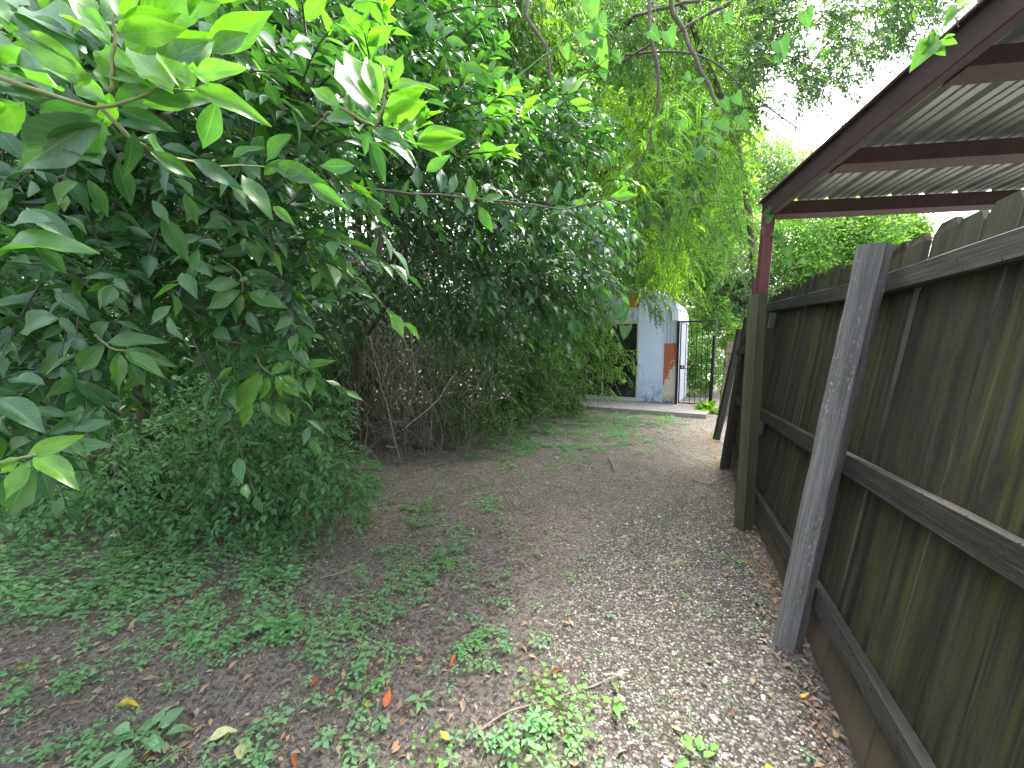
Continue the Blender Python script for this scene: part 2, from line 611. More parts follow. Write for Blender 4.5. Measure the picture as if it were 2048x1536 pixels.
def tube_mesh(name, paths, radii, sides=6, smooth=True):
    """many tapered tubes in one mesh; paths: list of (K,3) arrays, radii: list of (K,)"""
    V, F = [], []
    for P, rr in zip(paths, radii):
        P = np.asarray(P, float)
        K = len(P)
        T = np.gradient(P, axis=0)
        T = nrm(T)
        ref = np.array([0.1, 0.2, 1.0])
        if abs(T[0] @ nrm(ref)) > .92:
            ref = np.array([1.0, .1, 0])
        A = nrm(np.cross(T, ref))
        B = np.cross(T, A)
        base = len(V)
        for i in range(K):
            for k in range(sides):
                an = 2 * math.pi * k / sides
                V.append(P[i] + rr[i] * (A[i] * math.cos(an) + B[i] * math.sin(an)))
        for i in range(K - 1):
            for k in range(sides):
                F.append((base + i * sides + k, base + i * sides + (k + 1) % sides, base + (i + 1) * sides + (k + 1) % sides, base + (i + 1) * sides + k))
        F.append(tuple(base + k for k in range(sides - 1, -1, -1)))
        F.append(tuple(base + (K - 1) * sides + k for k in range(sides)))
    return pymesh(name, V, F, smooth)


def smooth_path(pts, n=16, wob=0.0):
    pts = np.asarray(pts, float)
    K = len(pts)
    t = np.linspace(0, K - 1, n)
    out = []
    for tt in t:
        i = min(int(tt), K - 2)
        f = tt - i
        p0 = pts[max(i - 1, 0)]
        p1, p2 = pts[i], pts[i + 1]
        p3 = pts[min(i + 2, K - 1)]
        out.append(0.5 * ((2 * p1) + (-p0 + p2) * f + (2 * p0 - 5 * p1 + 4 * p2 - p3) * f * f + (-p0 + 3 * p1 - 3 * p2 + p3) * f ** 3))
    out = np.array(out)
    if wob:
        w = RNG.normal(0, wob, out.shape)
        w[0] = w[-1] = 0
        out += w
    return out


def fast_tubes(name, P, r0, r1, m, parent=None, sides=3, kind='stuff', nm=None):
    """P: (N,K,3) polylines -> one mesh of thin stems, vectorised"""
    N_, K, _ = P.shape
    T = nrm(np.gradient(P, axis=1))
    ref = nrm(np.array([.3, .2, 1.0]) + RNG.normal(0, .2, (N_, 1, 3)))
    A = nrm(np.cross(T, ref))
    B = np.cross(T, A)
    rr = np.linspace(0, 1, K)[None, :, None, None]
    rad = (np.asarray(r0).reshape(-1, 1, 1, 1) * (1 - rr) + np.asarray(r1).reshape(-1, 1, 1, 1) * rr)
    an = 2 * math.pi * np.arange(sides) / sides
    V = P[:, :, None, :] + rad * (A[:, :, None, :] * np.cos(an)[None, None, :, None] + B[:, :, None, :] * np.sin(an)[None, None, :, None])
    V = V.reshape(-1, 3)
    i, k = np.meshgrid(np.arange(K - 1), np.arange(sides), indexing='ij')
    q = np.stack([i * sides + k, i * sides + (k + 1) % sides, (i + 1) * sides + (k + 1) % sides, (i + 1) * sides + k], -1).reshape(-1, 4)
    F = (q[None] + (np.arange(N_) * K * sides)[:, None, None]).reshape(-1, 4)
    me = np_mesh(nm or name, V, F)
    return obj(name, me, m, parent, None, kind)


def np_mesh(name, V, F, smooth=False, lc=None, age=None):
    me = bpy.data.meshes.new(name)
    nv, nf, k = len(V), len(F), F.shape[1]
    me.vertices.add(nv)
    me.vertices.foreach_set('co', np.ascontiguousarray(V, np.float32).ravel())
    me.loops.add(nf * k)
    me.loops.foreach_set('vertex_index', np.ascontiguousarray(F, np.int32).ravel())
    me.polygons.add(nf)
    me.polygons.foreach_set('loop_start', np.arange(0, nf * k, k, dtype=np.int32))
    me.polygons.foreach_set('loop_total', np.full(nf, k, np.int32))
    if smooth:
        me.polygons.foreach_set('use_smooth', np.ones(nf, bool))
    me.update(calc_edges=True)
    if lc is not None:
        a = me.attributes.new('lc', 'FLOAT_VECTOR', 'POINT')
        a.data.foreach_set('vector', np.ascontiguousarray(lc, np.float32).ravel())
    if age is not None:
        a = me.attributes.new('age', 'FLOAT', 'POINT')
        a.data.foreach_set('value', np.ascontiguousarray(age, np.float32).ravel())
    return me


# ------------------------------------------------------------------ leaf templates: unit length along +Y
def leaf_tpl(rows, width, fold=.25, curl=.2, tip=1.0, wav=0.0, shape='ellipse', cols=2):
    """quads: rows along, 2 or 4 columns across; lc = (across, along, 0)"""
    V, LC = [], []
    xs = [-1, 0, 1] if cols == 2 else [-1, -.5, 0, .5, 1]
    for i in range(rows + 1):
        t = i / rows
        if shape == 'ellipse':
            w = width * .5 * (math.sin(math.pi * t ** .92) ** .85 * (1 - .6 * (max(0, t - .5) / .5) ** 1.2) if 0 < t < 1 else 0)
        elif shape == 'ovate':
            w = width * .5 * ((math.sin(math.pi * t ** .62)) ** .9 if 0 < t < 1 else 0)
        elif shape == 'heart':
            w = width * .5 * (max(0, (1 - t)) ** .62 * (1 if t > .02 else .75))
        else:
            w = width * .5 * (math.sin(math.pi * t) if 0 < t < 1 else 0)
        if i in (0, rows):
            w = max(w, width * .012)
        for x in xs:
            z = abs(x) * w * fold * 2 - curl * t * t + wav * math.sin(t * 11 + x * 1.7) * abs(x)
            yy = t - (abs(x) * .12 if shape == 'heart' and i == 0 else 0)
            V.append((x * w, yy, z))
            LC.append((x, t, 0))
    n = len(xs)
    F = []
    for i in range(rows):
        for k in range(n - 1):
            F.append((i * n + k, i * n + k + 1, (i + 1) * n + k + 1, (i + 1) * n + k))
    return np.array(V), np.array(F), np.array(LC, float)


T_HERO = [leaf_tpl(9, .38, .20, .12, wav=.025, cols=4), leaf_tpl(9, .36, .26, .2, wav=.03, cols=4), leaf_tpl(9, .40, .10, .05, wav=.03, cols=4), leaf_tpl(9, .34, .34, .08, wav=.02, cols=4)]
T_MID = [leaf_tpl(4, .44, .25, .18), leaf_tpl(4, .38, .3, .05), leaf_tpl(4, .48, .15, .28)]
T_OV = [leaf_tpl(4, .52, .2, .15, shape='ovate'), leaf_tpl(4, .46, .3, .25, shape='ovate'), leaf_tpl(4, .56, .1, .08, shape='ovate')]
T_SMALL = [leaf_tpl(2, .55, .2, .15), leaf_tpl(2, .48, .25, .25)]
T_NARROW = [leaf_tpl(2, .24, .3, .2), leaf_tpl(2, .30, .2, .3)]
T_HEART = [leaf_tpl(5, 1.0, .2, .15, shape='heart'), leaf_tpl(5, .9, .12, .3, shape='heart')]
T_TINY = [leaf_tpl(1, .5, .2, .1)]
# a single folded blade for far foliage: two quads
_t = (np.array([(0, 0, 0), (-.24, .5, .05), (0, 1, -.1), (.24, .5, .05)]), np.array([(0, 3, 2, 1)]), np.array([(0, 0, 0), (-1, .5, 0), (0, 1, 0), (1, .5, 0)], float))
_t2 = (np.array([(0, 0, 0), (-.19, .45, .03), (0, 1, -.15), (.19, .45, .03)]), np.array([(0, 3, 2, 1)]), np.array([(0, 0, 0), (-1, .5, 0), (0, 1, 0), (1, .5, 0)], float))
T_QUAD = [_t]
T_QNARROW = [_t2]


class Leaves:
    def __init__(s):
        s.p, s.d, s.n, s.s, s.a = [], [], [], [], []

    def add(s, p, d, n, size, age):
        s.p.append(np.atleast_2d(p))
        s.d.append(np.atleast_2d(d))
        s.n.append(np.atleast_2d(n))
        k = len(s.p[-1])
        s.s.append(np.broadcast_to(size, (k,)).astype(float))
        s.a.append(np.broadcast_to(age, (k,)).astype(float))

    def cat(s):
        p, d, n, z, a = (np.concatenate(x) for x in (s.p, s.d, s.n, s.s, s.a))
        y = nrm(d)
        zz = nrm(n - y * (n * y).sum(1, keepdims=True))
        x = np.cross(y, zz)
        return p, np.stack([x, y, zz], 1), z, a       # rows of basis: local x, y, z

    def build(s, name, tpls, m, parent, singles=0, hero=None, part='leaf', hero_min=0.0):
        p, B, z, a = s.cat()
        N_ = len(p)
        idx = np.arange(N_)
        if singles:
            px, py, dep = proj(p + B[:, 1] * z[:, None] * .5)
            vis = (px > -60) & (px < 2100) & (py > -60) & (py < 1590) & (dep > .1)
            score = np.where(vis, z / dep, 0)
            order = np.argsort(-score)[:singles]
            ht = hero or tpls
            mes = []
            for j, (V, F, LC) in enumerate(ht):
                me = np_mesh(part + '_blade', V, F, True, lc=LC)
                me.materials.append(m)
                mes.append(me)
            for q, i in enumerate(order):
                x, y, zz = B[i] * z[i]
                mt = Matrix(((x[0], y[0], zz[0], p[i, 0]), (x[1], y[1], zz[1], p[i, 1]), (x[2], y[2], zz[2], p[i, 2]), (0, 0, 0, 1)))
                o = obj(part, mes[q % len(mes)], None, parent, mt)
                o.color = (float(min(1, a[i])), 0, 0, 1)
            keep = np.ones(N_, bool)
            keep[order] = False
            idx = idx[keep]
        if len(idx) == 0:
            return None
        Vs, Fs, Ls, As = [], [], [], []
        off = 0
        grp = RNG.integers(0, len(tpls), len(idx))
        for j, (V, F, LC) in enumerate(tpls):
            ii = idx[grp == j]
            if len(ii) == 0:
                continue
            VV = np.einsum('vk,nkc->nvc', V, B[ii]) * z[ii][:, None, None] + p[ii][:, None, :]
            nv = len(V)
            FF = F[None] + (np.arange(len(ii)) * nv)[:, None, None] + off
            L = np.broadcast_to(LC[None], (len(ii), nv, 3)).copy()
            L[:, :, 2] = RNG.random(len(ii))[:, None]
            A = np.broadcast_to(a[ii][:, None], (len(ii), nv))
            Vs.append(VV.reshape(-1, 3)); Fs.append(FF.reshape(-1, F.shape[1])); Ls.append(L.reshape(-1, 3)); As.append(A.reshape(-1))
            off += nv * len(ii)
        me = np_mesh(name, np.concatenate(Vs), np.concatenate(Fs), tpls[0][0].shape[0] > 4, np.concatenate(Ls), np.concatenate(As))
        return obj(name, me, m, parent, None, 'stuff')


def sprays(LV, P, T, length, nleaf, size, droop=.3, age_tip=.5, age=0.0, spread=.9, up=(0, 0, 1), njit=.45, K=5, hang=0.0, stems=None):
    """leafy twigs: P (N,3) bases, T (N,3) directions. Leaves alternate along each; young ones at the tips"""
    N_ = len(P)
    T = nrm(T)
    L = np.broadcast_to(length, (N_,)) * RNG.uniform(.75, 1.25, N_)
    side = nrm(np.cross(T, np.array([0, 0, 1.0])) + 1e-4)
    upv = np.array(up, float)
    dr = np.array([0, 0, -1.0])

    def pos(t):
        return P + T * (L * t)[:, None] + dr * (droop * L * t * t)[:, None]
    if stems is not None:
        stems.append(np.stack([pos(t) for t in np.linspace(0, 1, K)], 1))
    age = np.broadcast_to(age, (N_,))
    for j in range(nleaf):
        t = (j + 1.0) / nleaf
        tt = .12 + .88 * t
        p = pos(tt) + RNG.normal(0, .006, (N_, 3))
        tan = nrm(T + dr * (2 * droop * tt))
        ang = RNG.uniform(-.5, .5, N_)
        sg = 1.0 if j % 2 else -1.0
        sp = spread * (1 - .55 * t * t)
        sd = side * (np.cos(ang) * sg)[:, None] + np.cross(side, T) * np.sin(ang)[:, None]
        d = tan * (1 - .45 * sp) + sd * sp + RNG.normal(0, .22, (N_, 3)) + dr * hang
        nn = upv + RNG.normal(0, njit, (N_, 3)) + tan * .25
        sz = size * RNG.uniform(.72, 1.2, N_) * (1 - .22 * t)
        a = np.clip(age + (age_tip * RNG.uniform(.2, 1.2, N_) if t > .72 else 0) * (RNG.random(N_) < .6), 0, 1)
        LV.add(p, d, nn, sz, a)


# ================================================================== THE SETTING
def gravel_amount(x, y):
    """0 leaf mould .. 1 crushed stone, by place on the ground"""
    px, py, _ = proj(np.stack([x, y, np.zeros_like(x)], -1))
    edge = np.interp(py, [780, 860, 950, 1040, 1150, 1300, 1536], [1600, 1560, 1330, 1150, 1090, 1060, 1180])
    g = (px - edge) / 240 + .35
    g2 = np.interp(py, [780, 900, 1000, 1100], [0, .15, .6, 1])
    right = np.clip((px - (edge + 240)) / 200, 0, 1) * .0
    df = .655 + .432 * y - x
    strip = np.clip((df - .03) / .16, .12, 1)
    return (np.clip(g, 0, 1) * g2 * (y > .2) + (y <= .2) * .6) * strip


def relief(x, y):
    out = np.empty(len(x))
    for i in range(len(x)):
        v = Vector((x[i] * 1.3, y[i] * 1.3, 3.3))
        out[i] = .028 * noise.noise(v * .7) + .013 * noise.noise(v * 2.7) + .009 * noise.noise(v * 9)
    return out


def make_ground():
    a = np.concatenate([[-300, -80, -30, -14, -9], np.linspace(-6.5, 6.5, 240), [8, 10, 14, 30, 80, 300]])
    b = np.concatenate([[-60, -20, -6, -2], np.linspace(-.4, 13, 250), [15, 18, 25, 60, 400]])
    X, Y = np.meshgrid(a, b)
    x, y = X.ravel(), Y.ravel()
    z = relief(x, y)
    z[(np.abs(x) > 40) | (y > 30)] = 0
    # the hedge side rises slightly
    nA, nB = len(a), len(b)
    V = np.stack([x, y, z - .006], 1)
    i, k = np.meshgrid(np.arange(nB - 1), np.arange(nA - 1), indexing='ij')
    F = np.stack([i * nA + k, i * nA + k + 1, (i + 1) * nA + k + 1, (i + 1) * nA + k], -1).reshape(-1, 4)
    me = np_mesh('ground', V, F, True)
    at_ = me.attributes.new('gravel', 'FLOAT', 'POINT')
    at_.data.foreach_set('value', gravel_amount(x, y).astype(np.float32))
    o = obj('ground', me, M['ground'])
    o['kind'] = 'structure'


make_ground()

# ------------------------------------------------------------------ shed, slab, gate
SP = np.array([3.75, 9.70, 0.0])          # a point on the shed's front, at the right edge of the tall panel
SD = nrm(np.array([1.0, -.62, 0.0]))      # along the front, to the right
SN = np.array([SD[1], -SD[0], 0.0])       # outward, towards the camera
if SN[1] > 0:
    SN = -SN
UZ = np.array([0, 0, 1.0])
SLAB_Z = 0.09


def on_front(px, py, off=0.0):
    """(along, height) of picture position on the shed front plane moved out by off"""
    r = ray(px, py)
    o = SP + SN * off - np.array([0, 0, EYE])
    s = (o @ SN) / (r @ SN)
    Pt = np.array([0, 0, EYE]) + r * s
    return float((Pt - SP) @ SD), float(Pt[2])


def fr(a, h, off=0.0):
    return SP + SD * a + UZ * h + SN * off


def front_matrix(a, h, off):
    o = fr(a, h, off)
    return Matrix(((SD[0], -SN[0], 0, o[0]), (SD[1], -SN[1], 0, o[1]), (0, 0, 1, o[2]), (0, 0, 0, 1)))


def box(name, a0, a1, h0, h1, o0, o1, m, parent, kind=None, bev=.003):
    """a box on the shed front: local x along, local y inward, local z up; from offset o0 (back) to o1 (front)"""
    w, h, d = a1 - a0, h1 - h0, o1 - o0
    b = min(bev, w * .2, h * .2, d * .3)
    V = [(0, d, 0), (w, d, 0), (w, d, h), (0, d, h), (0, b, 0), (w, b, 0), (w, b, h), (0, b, h), (b, 0, b), (w - b, 0, b), (w - b, 0, h - b), (b, 0, h - b)]
    F = [(0, 3, 2, 1), (0, 1, 5, 4), (1, 2, 6, 5), (2, 3, 7, 6), (3, 0, 4, 7), (4, 5, 9, 8), (5, 6, 10, 9), (6, 7, 11, 10), (7, 4, 8, 11), (8, 9, 10, 11)]
    return obj(name, pymesh(name, V, F), m, parent, front_matrix(a0, h0, o1), kind)


def corr_sheet(name, a0, a1, h0, h1, off, m, parent, pitch=.075, dep=.012):
    V, F = [], []
    n = int((a1 - a0) / pitch * 8)
    for i in range(n + 1):
        x = (a1 - a0) * i / n
        ph = (x / pitch) % 1
        y = -dep if ph < .25 else 0
        V += [(x, y, 0), (x, y, h1 - h0), (x, y + .004, 0), (x, y + .004, h1 - h0)]
    for i in range(n):
        a, b = i * 4, i * 4 + 4
        F += [(a, b, b + 1, a + 1), (a + 2, a + 3, b + 3, b + 2)]
    return obj(name, pymesh(name, V, F), m, parent, front_matrix(a0, h0, off))


# slab
sl_pts = [gnd(1100, 806, .09), gnd(1194, 814, .09), gnd(1300, 821, .09), gnd(1412, 829, .09)]
back = [p - SN * 6.0 for p in (sl_pts[0], sl_pts[-1])]
e0 = sl_pts[0] + (sl_pts[0] - sl_pts[1]) * 2
ring = [e0] + sl_pts + [sl_pts[-1] - SN * 1.6 + SD * .05, e0 - SN * 6]
V = [(p[0], p[1], SLAB_Z) for p in ring] + [(p[0], p[1], -.15) for p in ring]
n = len(ring)
F = [tuple(range(n))] + [(i, i + n, (i + 1) % n + n, (i + 1) % n) for i in range(n)]
slab = obj('slab', pymesh('slab', V, F), M['concrete'])
slab['kind'] = 'structure'

shed = thing('garden_shed', 'pale blue metal garden shed with glass sliding door, orange plywood patch and rusted sheet', 'shed', SP)
aD0, hB = on_front(1205, 795)
aD1, _ = on_front(1271, 795)
aP0, _ = on_front(1276, 800)
aP1, _ = on_front(1323, 800)
aR1, _ = on_front(1350.5, 800)
_, hDoor = on_front(1274, 644)
_, hTopP = on_front(1278, 612)
z0 = SLAB_Z
hDoor = min(hDoor, z0 + 2.08)
hHdr = hDoor + .36
hPanel = on_front(1300, 600)[1]
hRust = on_front(1338, 687)[1]
aL = aD0 - 1.25
# rear body of the shed (walls behind the front skin), roof
SHED_D = 1.7
prof = [(aL - .9, z0), (aR1, z0), (aR1, on_front(1355, 641)[1]), (on_front(1356, 622)[0], on_front(1356, 622)[1]),
        (on_front(1349, 604)[0], on_front(1349, 604)[1]), (on_front(1329, 592)[0], on_front(1329, 592)[1] + .02), (aP0 - .75, on_front(1242, 572)[1] + .1), (aL - .9, on_front(1242, 572)[1] - .3)]
V = [tuple(fr(a, h, -.02)) for a, h in prof] + [tuple(fr(a, h, -SHED_D)) for a, h in prof]
k = len(prof)
F = [tuple(range(k)), tuple(range(2 * k - 1, k - 1, -1))] + [(i, i + k, (i + 1) % k + k, (i + 1) % k) for i in range(k)]
obj('wall', pymesh('shed_wall', V, F), M['siding'], shed)
# roof sheets follow the profile with overhang
rp = prof[2:]
for j in range(len(rp) - 1):
    (a0, h0), (a1, h1) = rp[j], rp[j + 1]
    dx, dh = a1 - a0, h1 - h0
    l = math.hypot(dx, dh)
    nx, nh = -dh / l, dx / l
    if nh < 0 or j == 0:
        nx, nh = -nx, -nh
    nx, nh = (dh / l, -dx / l)
    q = [(a0 + nx * .004, h0 + nh * .004), (a1 + nx * .004, h1 + nh * .004), (a1 + nx * .022, h1 + nh * .022), (a0 + nx * .022, h0 + nh * .022)]
    V = [tuple(fr(a, h, .05)) for a, h in q] + [tuple(fr(a, h, -SHED_D - .05)) for a, h in q]
    obj('roof_sheet', pymesh('shed_roof', V, [(0, 3, 2, 1), (4, 5, 6, 7), (0, 1, 5, 4), (1, 2, 6, 5), (2, 3, 7, 6), (3, 0, 4, 7)]), M['trim'], shed)
# rake trim, front boards along the profile
for j in range(len(rp) - 1):
    (a0, h0), (a1, h1) = rp[j], rp[j + 1]
    tw = .13 if j < 3 else .09
    dx, dh = a1 - a0, h1 - h0
    l = math.hypot(dx, dh)
    ix, ih = -dh / l * -1, dx / l * -1
    ix, ih = (-dh / l, dx / l)
    q = [(a0, h0), (a1, h1), (a1 + ix * tw, h1 + ih * tw), (a0 + ix * tw, h0 + ih * tw)]
    V = [tuple(fr(a, h, .062 + .003 * j)) for a, h in q] + [tuple(fr(a, h, .03)) for a, h in q]
    obj('roof_trim', pymesh('roof_trim', V, [(0, 1, 2, 3), (7, 6, 5, 4), (0, 4, 5, 1), (1, 5, 6, 2), (2, 6, 7, 3), (3, 7, 4, 0)]), M['trim'], shed)
box('wall_panel', aP0, aP1, z0 + .02, hPanel + .02, 0, .022, M['panel'], shed)
box('panel_trim', aP1 + .002, aP1 + .022, z0 + .0, hRust + .9, 0, .03, M['trim'], shed)
box('panel_trim', aP0 - .03, aP0 - .004, z0 + .02, hPanel - .05, 0, .026, M['trim'], shed)
box('header_panel', aL - .1, aP0 - .034, hDoor + .06, hHdr + .02, 0, .020, M['panel'], shed)
box('gable_panel', aL - .1, on_front(1254, 600)[0], hHdr + .026, hHdr + .36, 0, .016, M['panel'], shed)
box('plywood_patch', on_front(1254, 600)[0] + .004, aP0 - .034, hHdr + .026, hHdr + .36, -.01, .006, M['plywood'], shed)
corr_sheet('corrugated_panel', aP1 + .026, aR1 - .02, hRust + .002, hPanel - .22, .006, M['corr'], shed)
rs = box('rusted_sheet', aP1 + .026, aR1 - .015, z0 + .01, hRust, .0, .014, M['rust'], shed)
rs['label'] = 'rusted sheet with peeling white paint'
# nail heads on the panel
for (pu, pv) in ((.06, .88), (.9, .88), (.05, .35), (.93, .12), (.08, .08)):
    a = aP0 + (aP1 - aP0) * pu
    h = z0 + (hPanel - z0) * pv
    box('screw', a, a + .014, h, h + .014, .022, .026, M['hardware'], shed)
# sliding door: outer frame, two leaves
door = thing('x', '', '', SP)
bpy.data.objects.remove(door)
df = box('door_frame', aL, aL + .05, z0, hDoor + .05, .0, .05, M['frame'], shed)
for (n_, a0, a1, h0, h1, of) in (('jamb', aD1 + .055, aP0 - .036, z0, hDoor + .055, .052), ('head', aL + .052, aD1 + .053, hDoor, hDoor + .055, .05), ('sill', aL + .052, aD1 + .053, z0, z0 + .045, .06)):
    w = box(n_, a0, a1, h0, h1, 0, of, M['frame'], df)
for (a0, a1, of) in ((aD0 - .02, aD1 + .05, .042), (aL + .054, aD0 + .02, .018)):
    lf = box('sliding_door', a0 + .045, a1 - .045, z0 + .10, hDoor - .045, of - .012, of - .006, M['glass'], shed)
    for (n_, x0, x1, y0, y1) in (('stile', a0, a0 + .044, z0 + .048, hDoor - .003), ('stile', a1 - .044, a1, z0 + .048, hDoor - .003), ('rail', a0 + .045, a1 - .045, z0 + .048, z0 + .098), ('rail', a0 + .045, a1 - .045, hDoor - .044, hDoor - .003)):
        box(n_, x0, x1, y0, y1, of - .02, of, M['frame'], lf)
box('door_handle', aD1 + .012, aD1 + .038, z0 + .92, z0 + 1.10, .042, .068, M['hardware'], shed)
# side wall lap siding, seen through the gate
for j in range(13):
    h0 = z0 + .02 + j * .15
    if h0 > prof[2][1] - .05:
        break
    P0 = fr(aR1 + .012, h0 + .072, .0)
    P1 = fr(aR1 + .012, h0 + .072, -SHED_D)
    beam('siding_board', P0, P1, .146, .014, UZ * 1.0 + SD * .10, M['siding'], shed, ch=.002, segs=2, jit=0)

# gate
gA = aR1 + .03
gB = on_front(1427, 800)[0]
gh = on_front(1390, 643)[1]
gz = z0 + .03
gate = thing('iron_gate', 'open-barred black iron gate standing between the shed and the fence', 'gate', fr((gA + gB) / 2, z0, .05))


def gbar(name, a0, h0, a1, h1, w, m=None, par=None, of=.05):
    sd = SN
    return beam(name, fr(a0, h0, of), fr(a1, h1, of), w, w, sd, m or M['iron'], par or gate, ch=w * .15, segs=2, jit=0)


gbar('frame_post', gA, z0, gA, gh + .02, .05)
gbar('frame_post', gA + .055, gz, gA + .055, gh - .035, .026)
gbar('frame_post', gB - .02, gz + .75, gB, gh + .02, .032, M['steelgrey'])
gbar('top_rail', gA + .03, gh, gB - .02, gh, .04)
gbar('bottom_rail', gA + .07, gz + .01, gB - .06, gz + .01, .032)
gbar('middle_rail', gA + .07, z0 + .88, gB - .07, z0 + .88, .018)
for j in range(5):
    a = gA + .055 + (gB - gA - .10) * (j + 1) / 6.0
    gbar('bar', a, gz + .03, a, gh - .025, .013)
lp = gbar('lock_plate', gA + .075, z0 + .92, gA + .155, z0 + .92, .085)
me = tube_mesh('lock', [[fr(gA + .115, z0 + .92, .085), fr(gA + .115, z0 + .92, .112)]], [[.022, .02]], 10)
obj('lock', me, M['trim'], lp)
gp = beam('gate_post', fr(gB - .07, z0 - .12, .02), fr(gB - .03, z0 + 1.66, .02), .075, .075, SD, M['iron'], None, ch=.02, segs=4)
tag(gp, 'short round-topped black post at the right side of the iron gate', 'post')

# ------------------------------------------------------------------ the leaning near fence
FD = nrm(np.array([.432, 1.0, 0.0]))
FN = nrm(np.array([1.0, -.432, 0.0]))
LEAN = R(7.5)
FUP = FN * math.sin(LEAN) + UZ * math.cos(LEAN)
FOUT = -FN * math.cos(LEAN) + UZ * math.sin(LEAN)     # towards the path
FB = np.array([.655, 0, 0.0])


def fen(s, h, off=0.0):
    return FB + FD * s + FUP * h + FOUT * off


def top_h(s):
    return np.interp(s, [-1, 1.3, 2.1, 4.5], [1.79, 1.81, 1.85, 1.97])


def rail_h(which, s):
    a = {0: [1.655, 1.66, 1.69, 1.86], 1: [.985, .955, .915, .84], 2: [.31, .305, .295, .225]}[which]
    return float(np.interp(s, [.3, 1.1, 1.9, 4.4], a))


def picket_mesh(w, h, t, seed, dog=.028, segs=9):
    r = random.Random(seed)
    V, F = [], []
    cup = r.uniform(-.003, .003)
    tw = r.uniform(-.006, .006)
    xs = [-w / 2, -w / 6, w / 6, w / 2]
    hs = [h * i / segs for i in range(segs)] + [h - dog * r.uniform(.9, 1.4)]
    for z in hs:
        f = z / h
        for sy in (0, 1):
            for x in xs:
                e = .0015 * math.sin(z * 7 + seed) if abs(x) > w * .4 else 0
                V.append((x + e, (sy * t) + cup * (1 - (x / w * 2) ** 2) + tw * f * x / w + .004 * math.sin(2 * f + seed), z))
    R_ = len(hs)
    for i in range(R_ - 1):
        a, b = i * 8, (i + 1) * 8
        for k_ in range(3):
            F.append((a + k_, a + k_ + 1, b + k_ + 1, b + k_))
            F.append((a + 4 + k_, b + 4 + k_, b + 5 + k_, a + 5 + k_))
        F.append((a, b, b + 4, a + 4))
        F.append((a + 3, a + 7, b + 7, b + 3))
    a = (R_ - 1) * 8
    n0 = len(V)
    c = dog
    for sy in (0, 1):
        for x in (-w / 2 + c, w / 2 - c * r.uniform(.8, 1.2)):
            V.append((x, sy * t + .004 * math.sin(2 + seed), h))
    F.append((a, a + 1, a + 2, a + 3, n0 + 1, n0))
    F.append((a + 4, n0 + 2, n0 + 3, a + 7, a + 6, a + 5))
    F.append((a, n0, n0 + 2, a + 4))
    F.append((a + 3, a + 7, n0 + 3, n0 + 1))
    F.append((n0, n0 + 1, n0 + 3, n0 + 2))
    F.append((0, 4, 5, 1)); F.append((1, 5, 6, 2)); F.append((2, 6, 7, 3))
    return pymesh('board', V, F)


def mat_cols(x, y, z, o):
    return Matrix(((x[0], y[0], z[0], o[0]), (x[1], y[1], z[1], o[1]), (x[2], y[2], z[2], o[2]), (0, 0, 0, 1)))


fence = thing('wooden_fence', 'tall dark weathered picket fence leaning outward along the right of the path', 'fence', fen(2.2, 0))
s = -.30
i = 0
rb = random.Random(9)
while s < 4.42:
    w = .139 + rb.uniform(-.002, .003)
    h = float(top_h(s)) + rb.uniform(-.018, .018) + .05
    tilt = rb.uniform(-.006, .006)
    up = nrm(FUP + FD * tilt)
    fd = nrm(FD - up * (FD @ up))
    me = picket_mesh(w, h, .017, i)
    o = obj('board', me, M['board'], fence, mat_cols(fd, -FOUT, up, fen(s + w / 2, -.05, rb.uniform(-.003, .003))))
    s += w + rb.uniform(.001, .006)
    i += 1
for wch in (0, 1, 2):
    th = .085 if wch == 0 else .09
    for (a, b) in ((-.3, 1.93), (1.935, 4.38)):
        if wch == 0 and a > 0:
            a = 1.90
        beam('rail', fen(a, rail_h(wch, a) - th / 2, .0215), fen(b, rail_h(wch, b) - th / 2, .0215), th, .038, FUP, M['rail'], fence, ch=.005, segs=14, jit=.0016, warp=.002)
# small blocks nailed under the rails by the green post
b1 = beam('wood_block', fen(3.93, 1.58, .045), fen(3.93, 1.72, .045), .07, .045, FD, M['block'], fence, ch=.006, segs=2)
b1['label'] = 'dark block with pale lichen specks under the top rail'
b2 = beam('wood_block', fen(3.55, .66, .04), fen(3.55, .77, .04), .065, .045, FD, M['block'], fence, ch=.006, segs=2)
b2['label'] = 'pale grey block under the middle rail'
# splinters and paint flakes clinging to the rails, a bent wire on the top rail
me = tube_mesh('wire', [smooth_path([fen(1.98, 1.71, .045), fen(1.96, 1.745, .06), fen(1.90, 1.76, .055), fen(1.86, 1.73, .06), fen(1.89, 1.70, .05), fen(1.94, 1.72, .045)], 16)], [[.0028] * 16], 5)
obj('wire_loop', me, M['hardware'], fence)
npts = []
sn = -.27
rn = random.Random(3)
while sn < 4.4:
    for wch_ in (0, 1, 2):
        for dh in (.022, .062):
            if rn.random() < .8:
                hh = rail_h(wch_, sn) - dh + rn.uniform(-.006, .006)
                npts.append(np.stack([fen(sn + rn.uniform(.03, .11), hh, .038), fen(sn + .07, hh, .0425)]))
                npts[-1][1] = npts[-1][0] + FOUT * .005
    sn += .142
obj('nail_heads', tube_mesh('nail_heads', npts, [[.0035, .0035]] * len(npts), 6, False), M['hardware'], fence, None, 'stuff')
LVf = Leaves()
nfl = 150
wch = RNG.integers(1, 3, nfl)
ss = RNG.uniform(.25, 4.2, nfl)
pp = np.array([fen(a, rail_h(int(b), a) + .002, .012 + .025 * RNG.random()) for a, b in zip(ss, wch)])
LVf.add(pp, RNG.normal(0, 1, (nfl, 3)) * np.array([1, 1, .25]), np.array([0, 0, 1.0]) + RNG.normal(0, .3, (nfl, 3)), RNG.uniform(.006, .02, nfl), RNG.random(nfl))
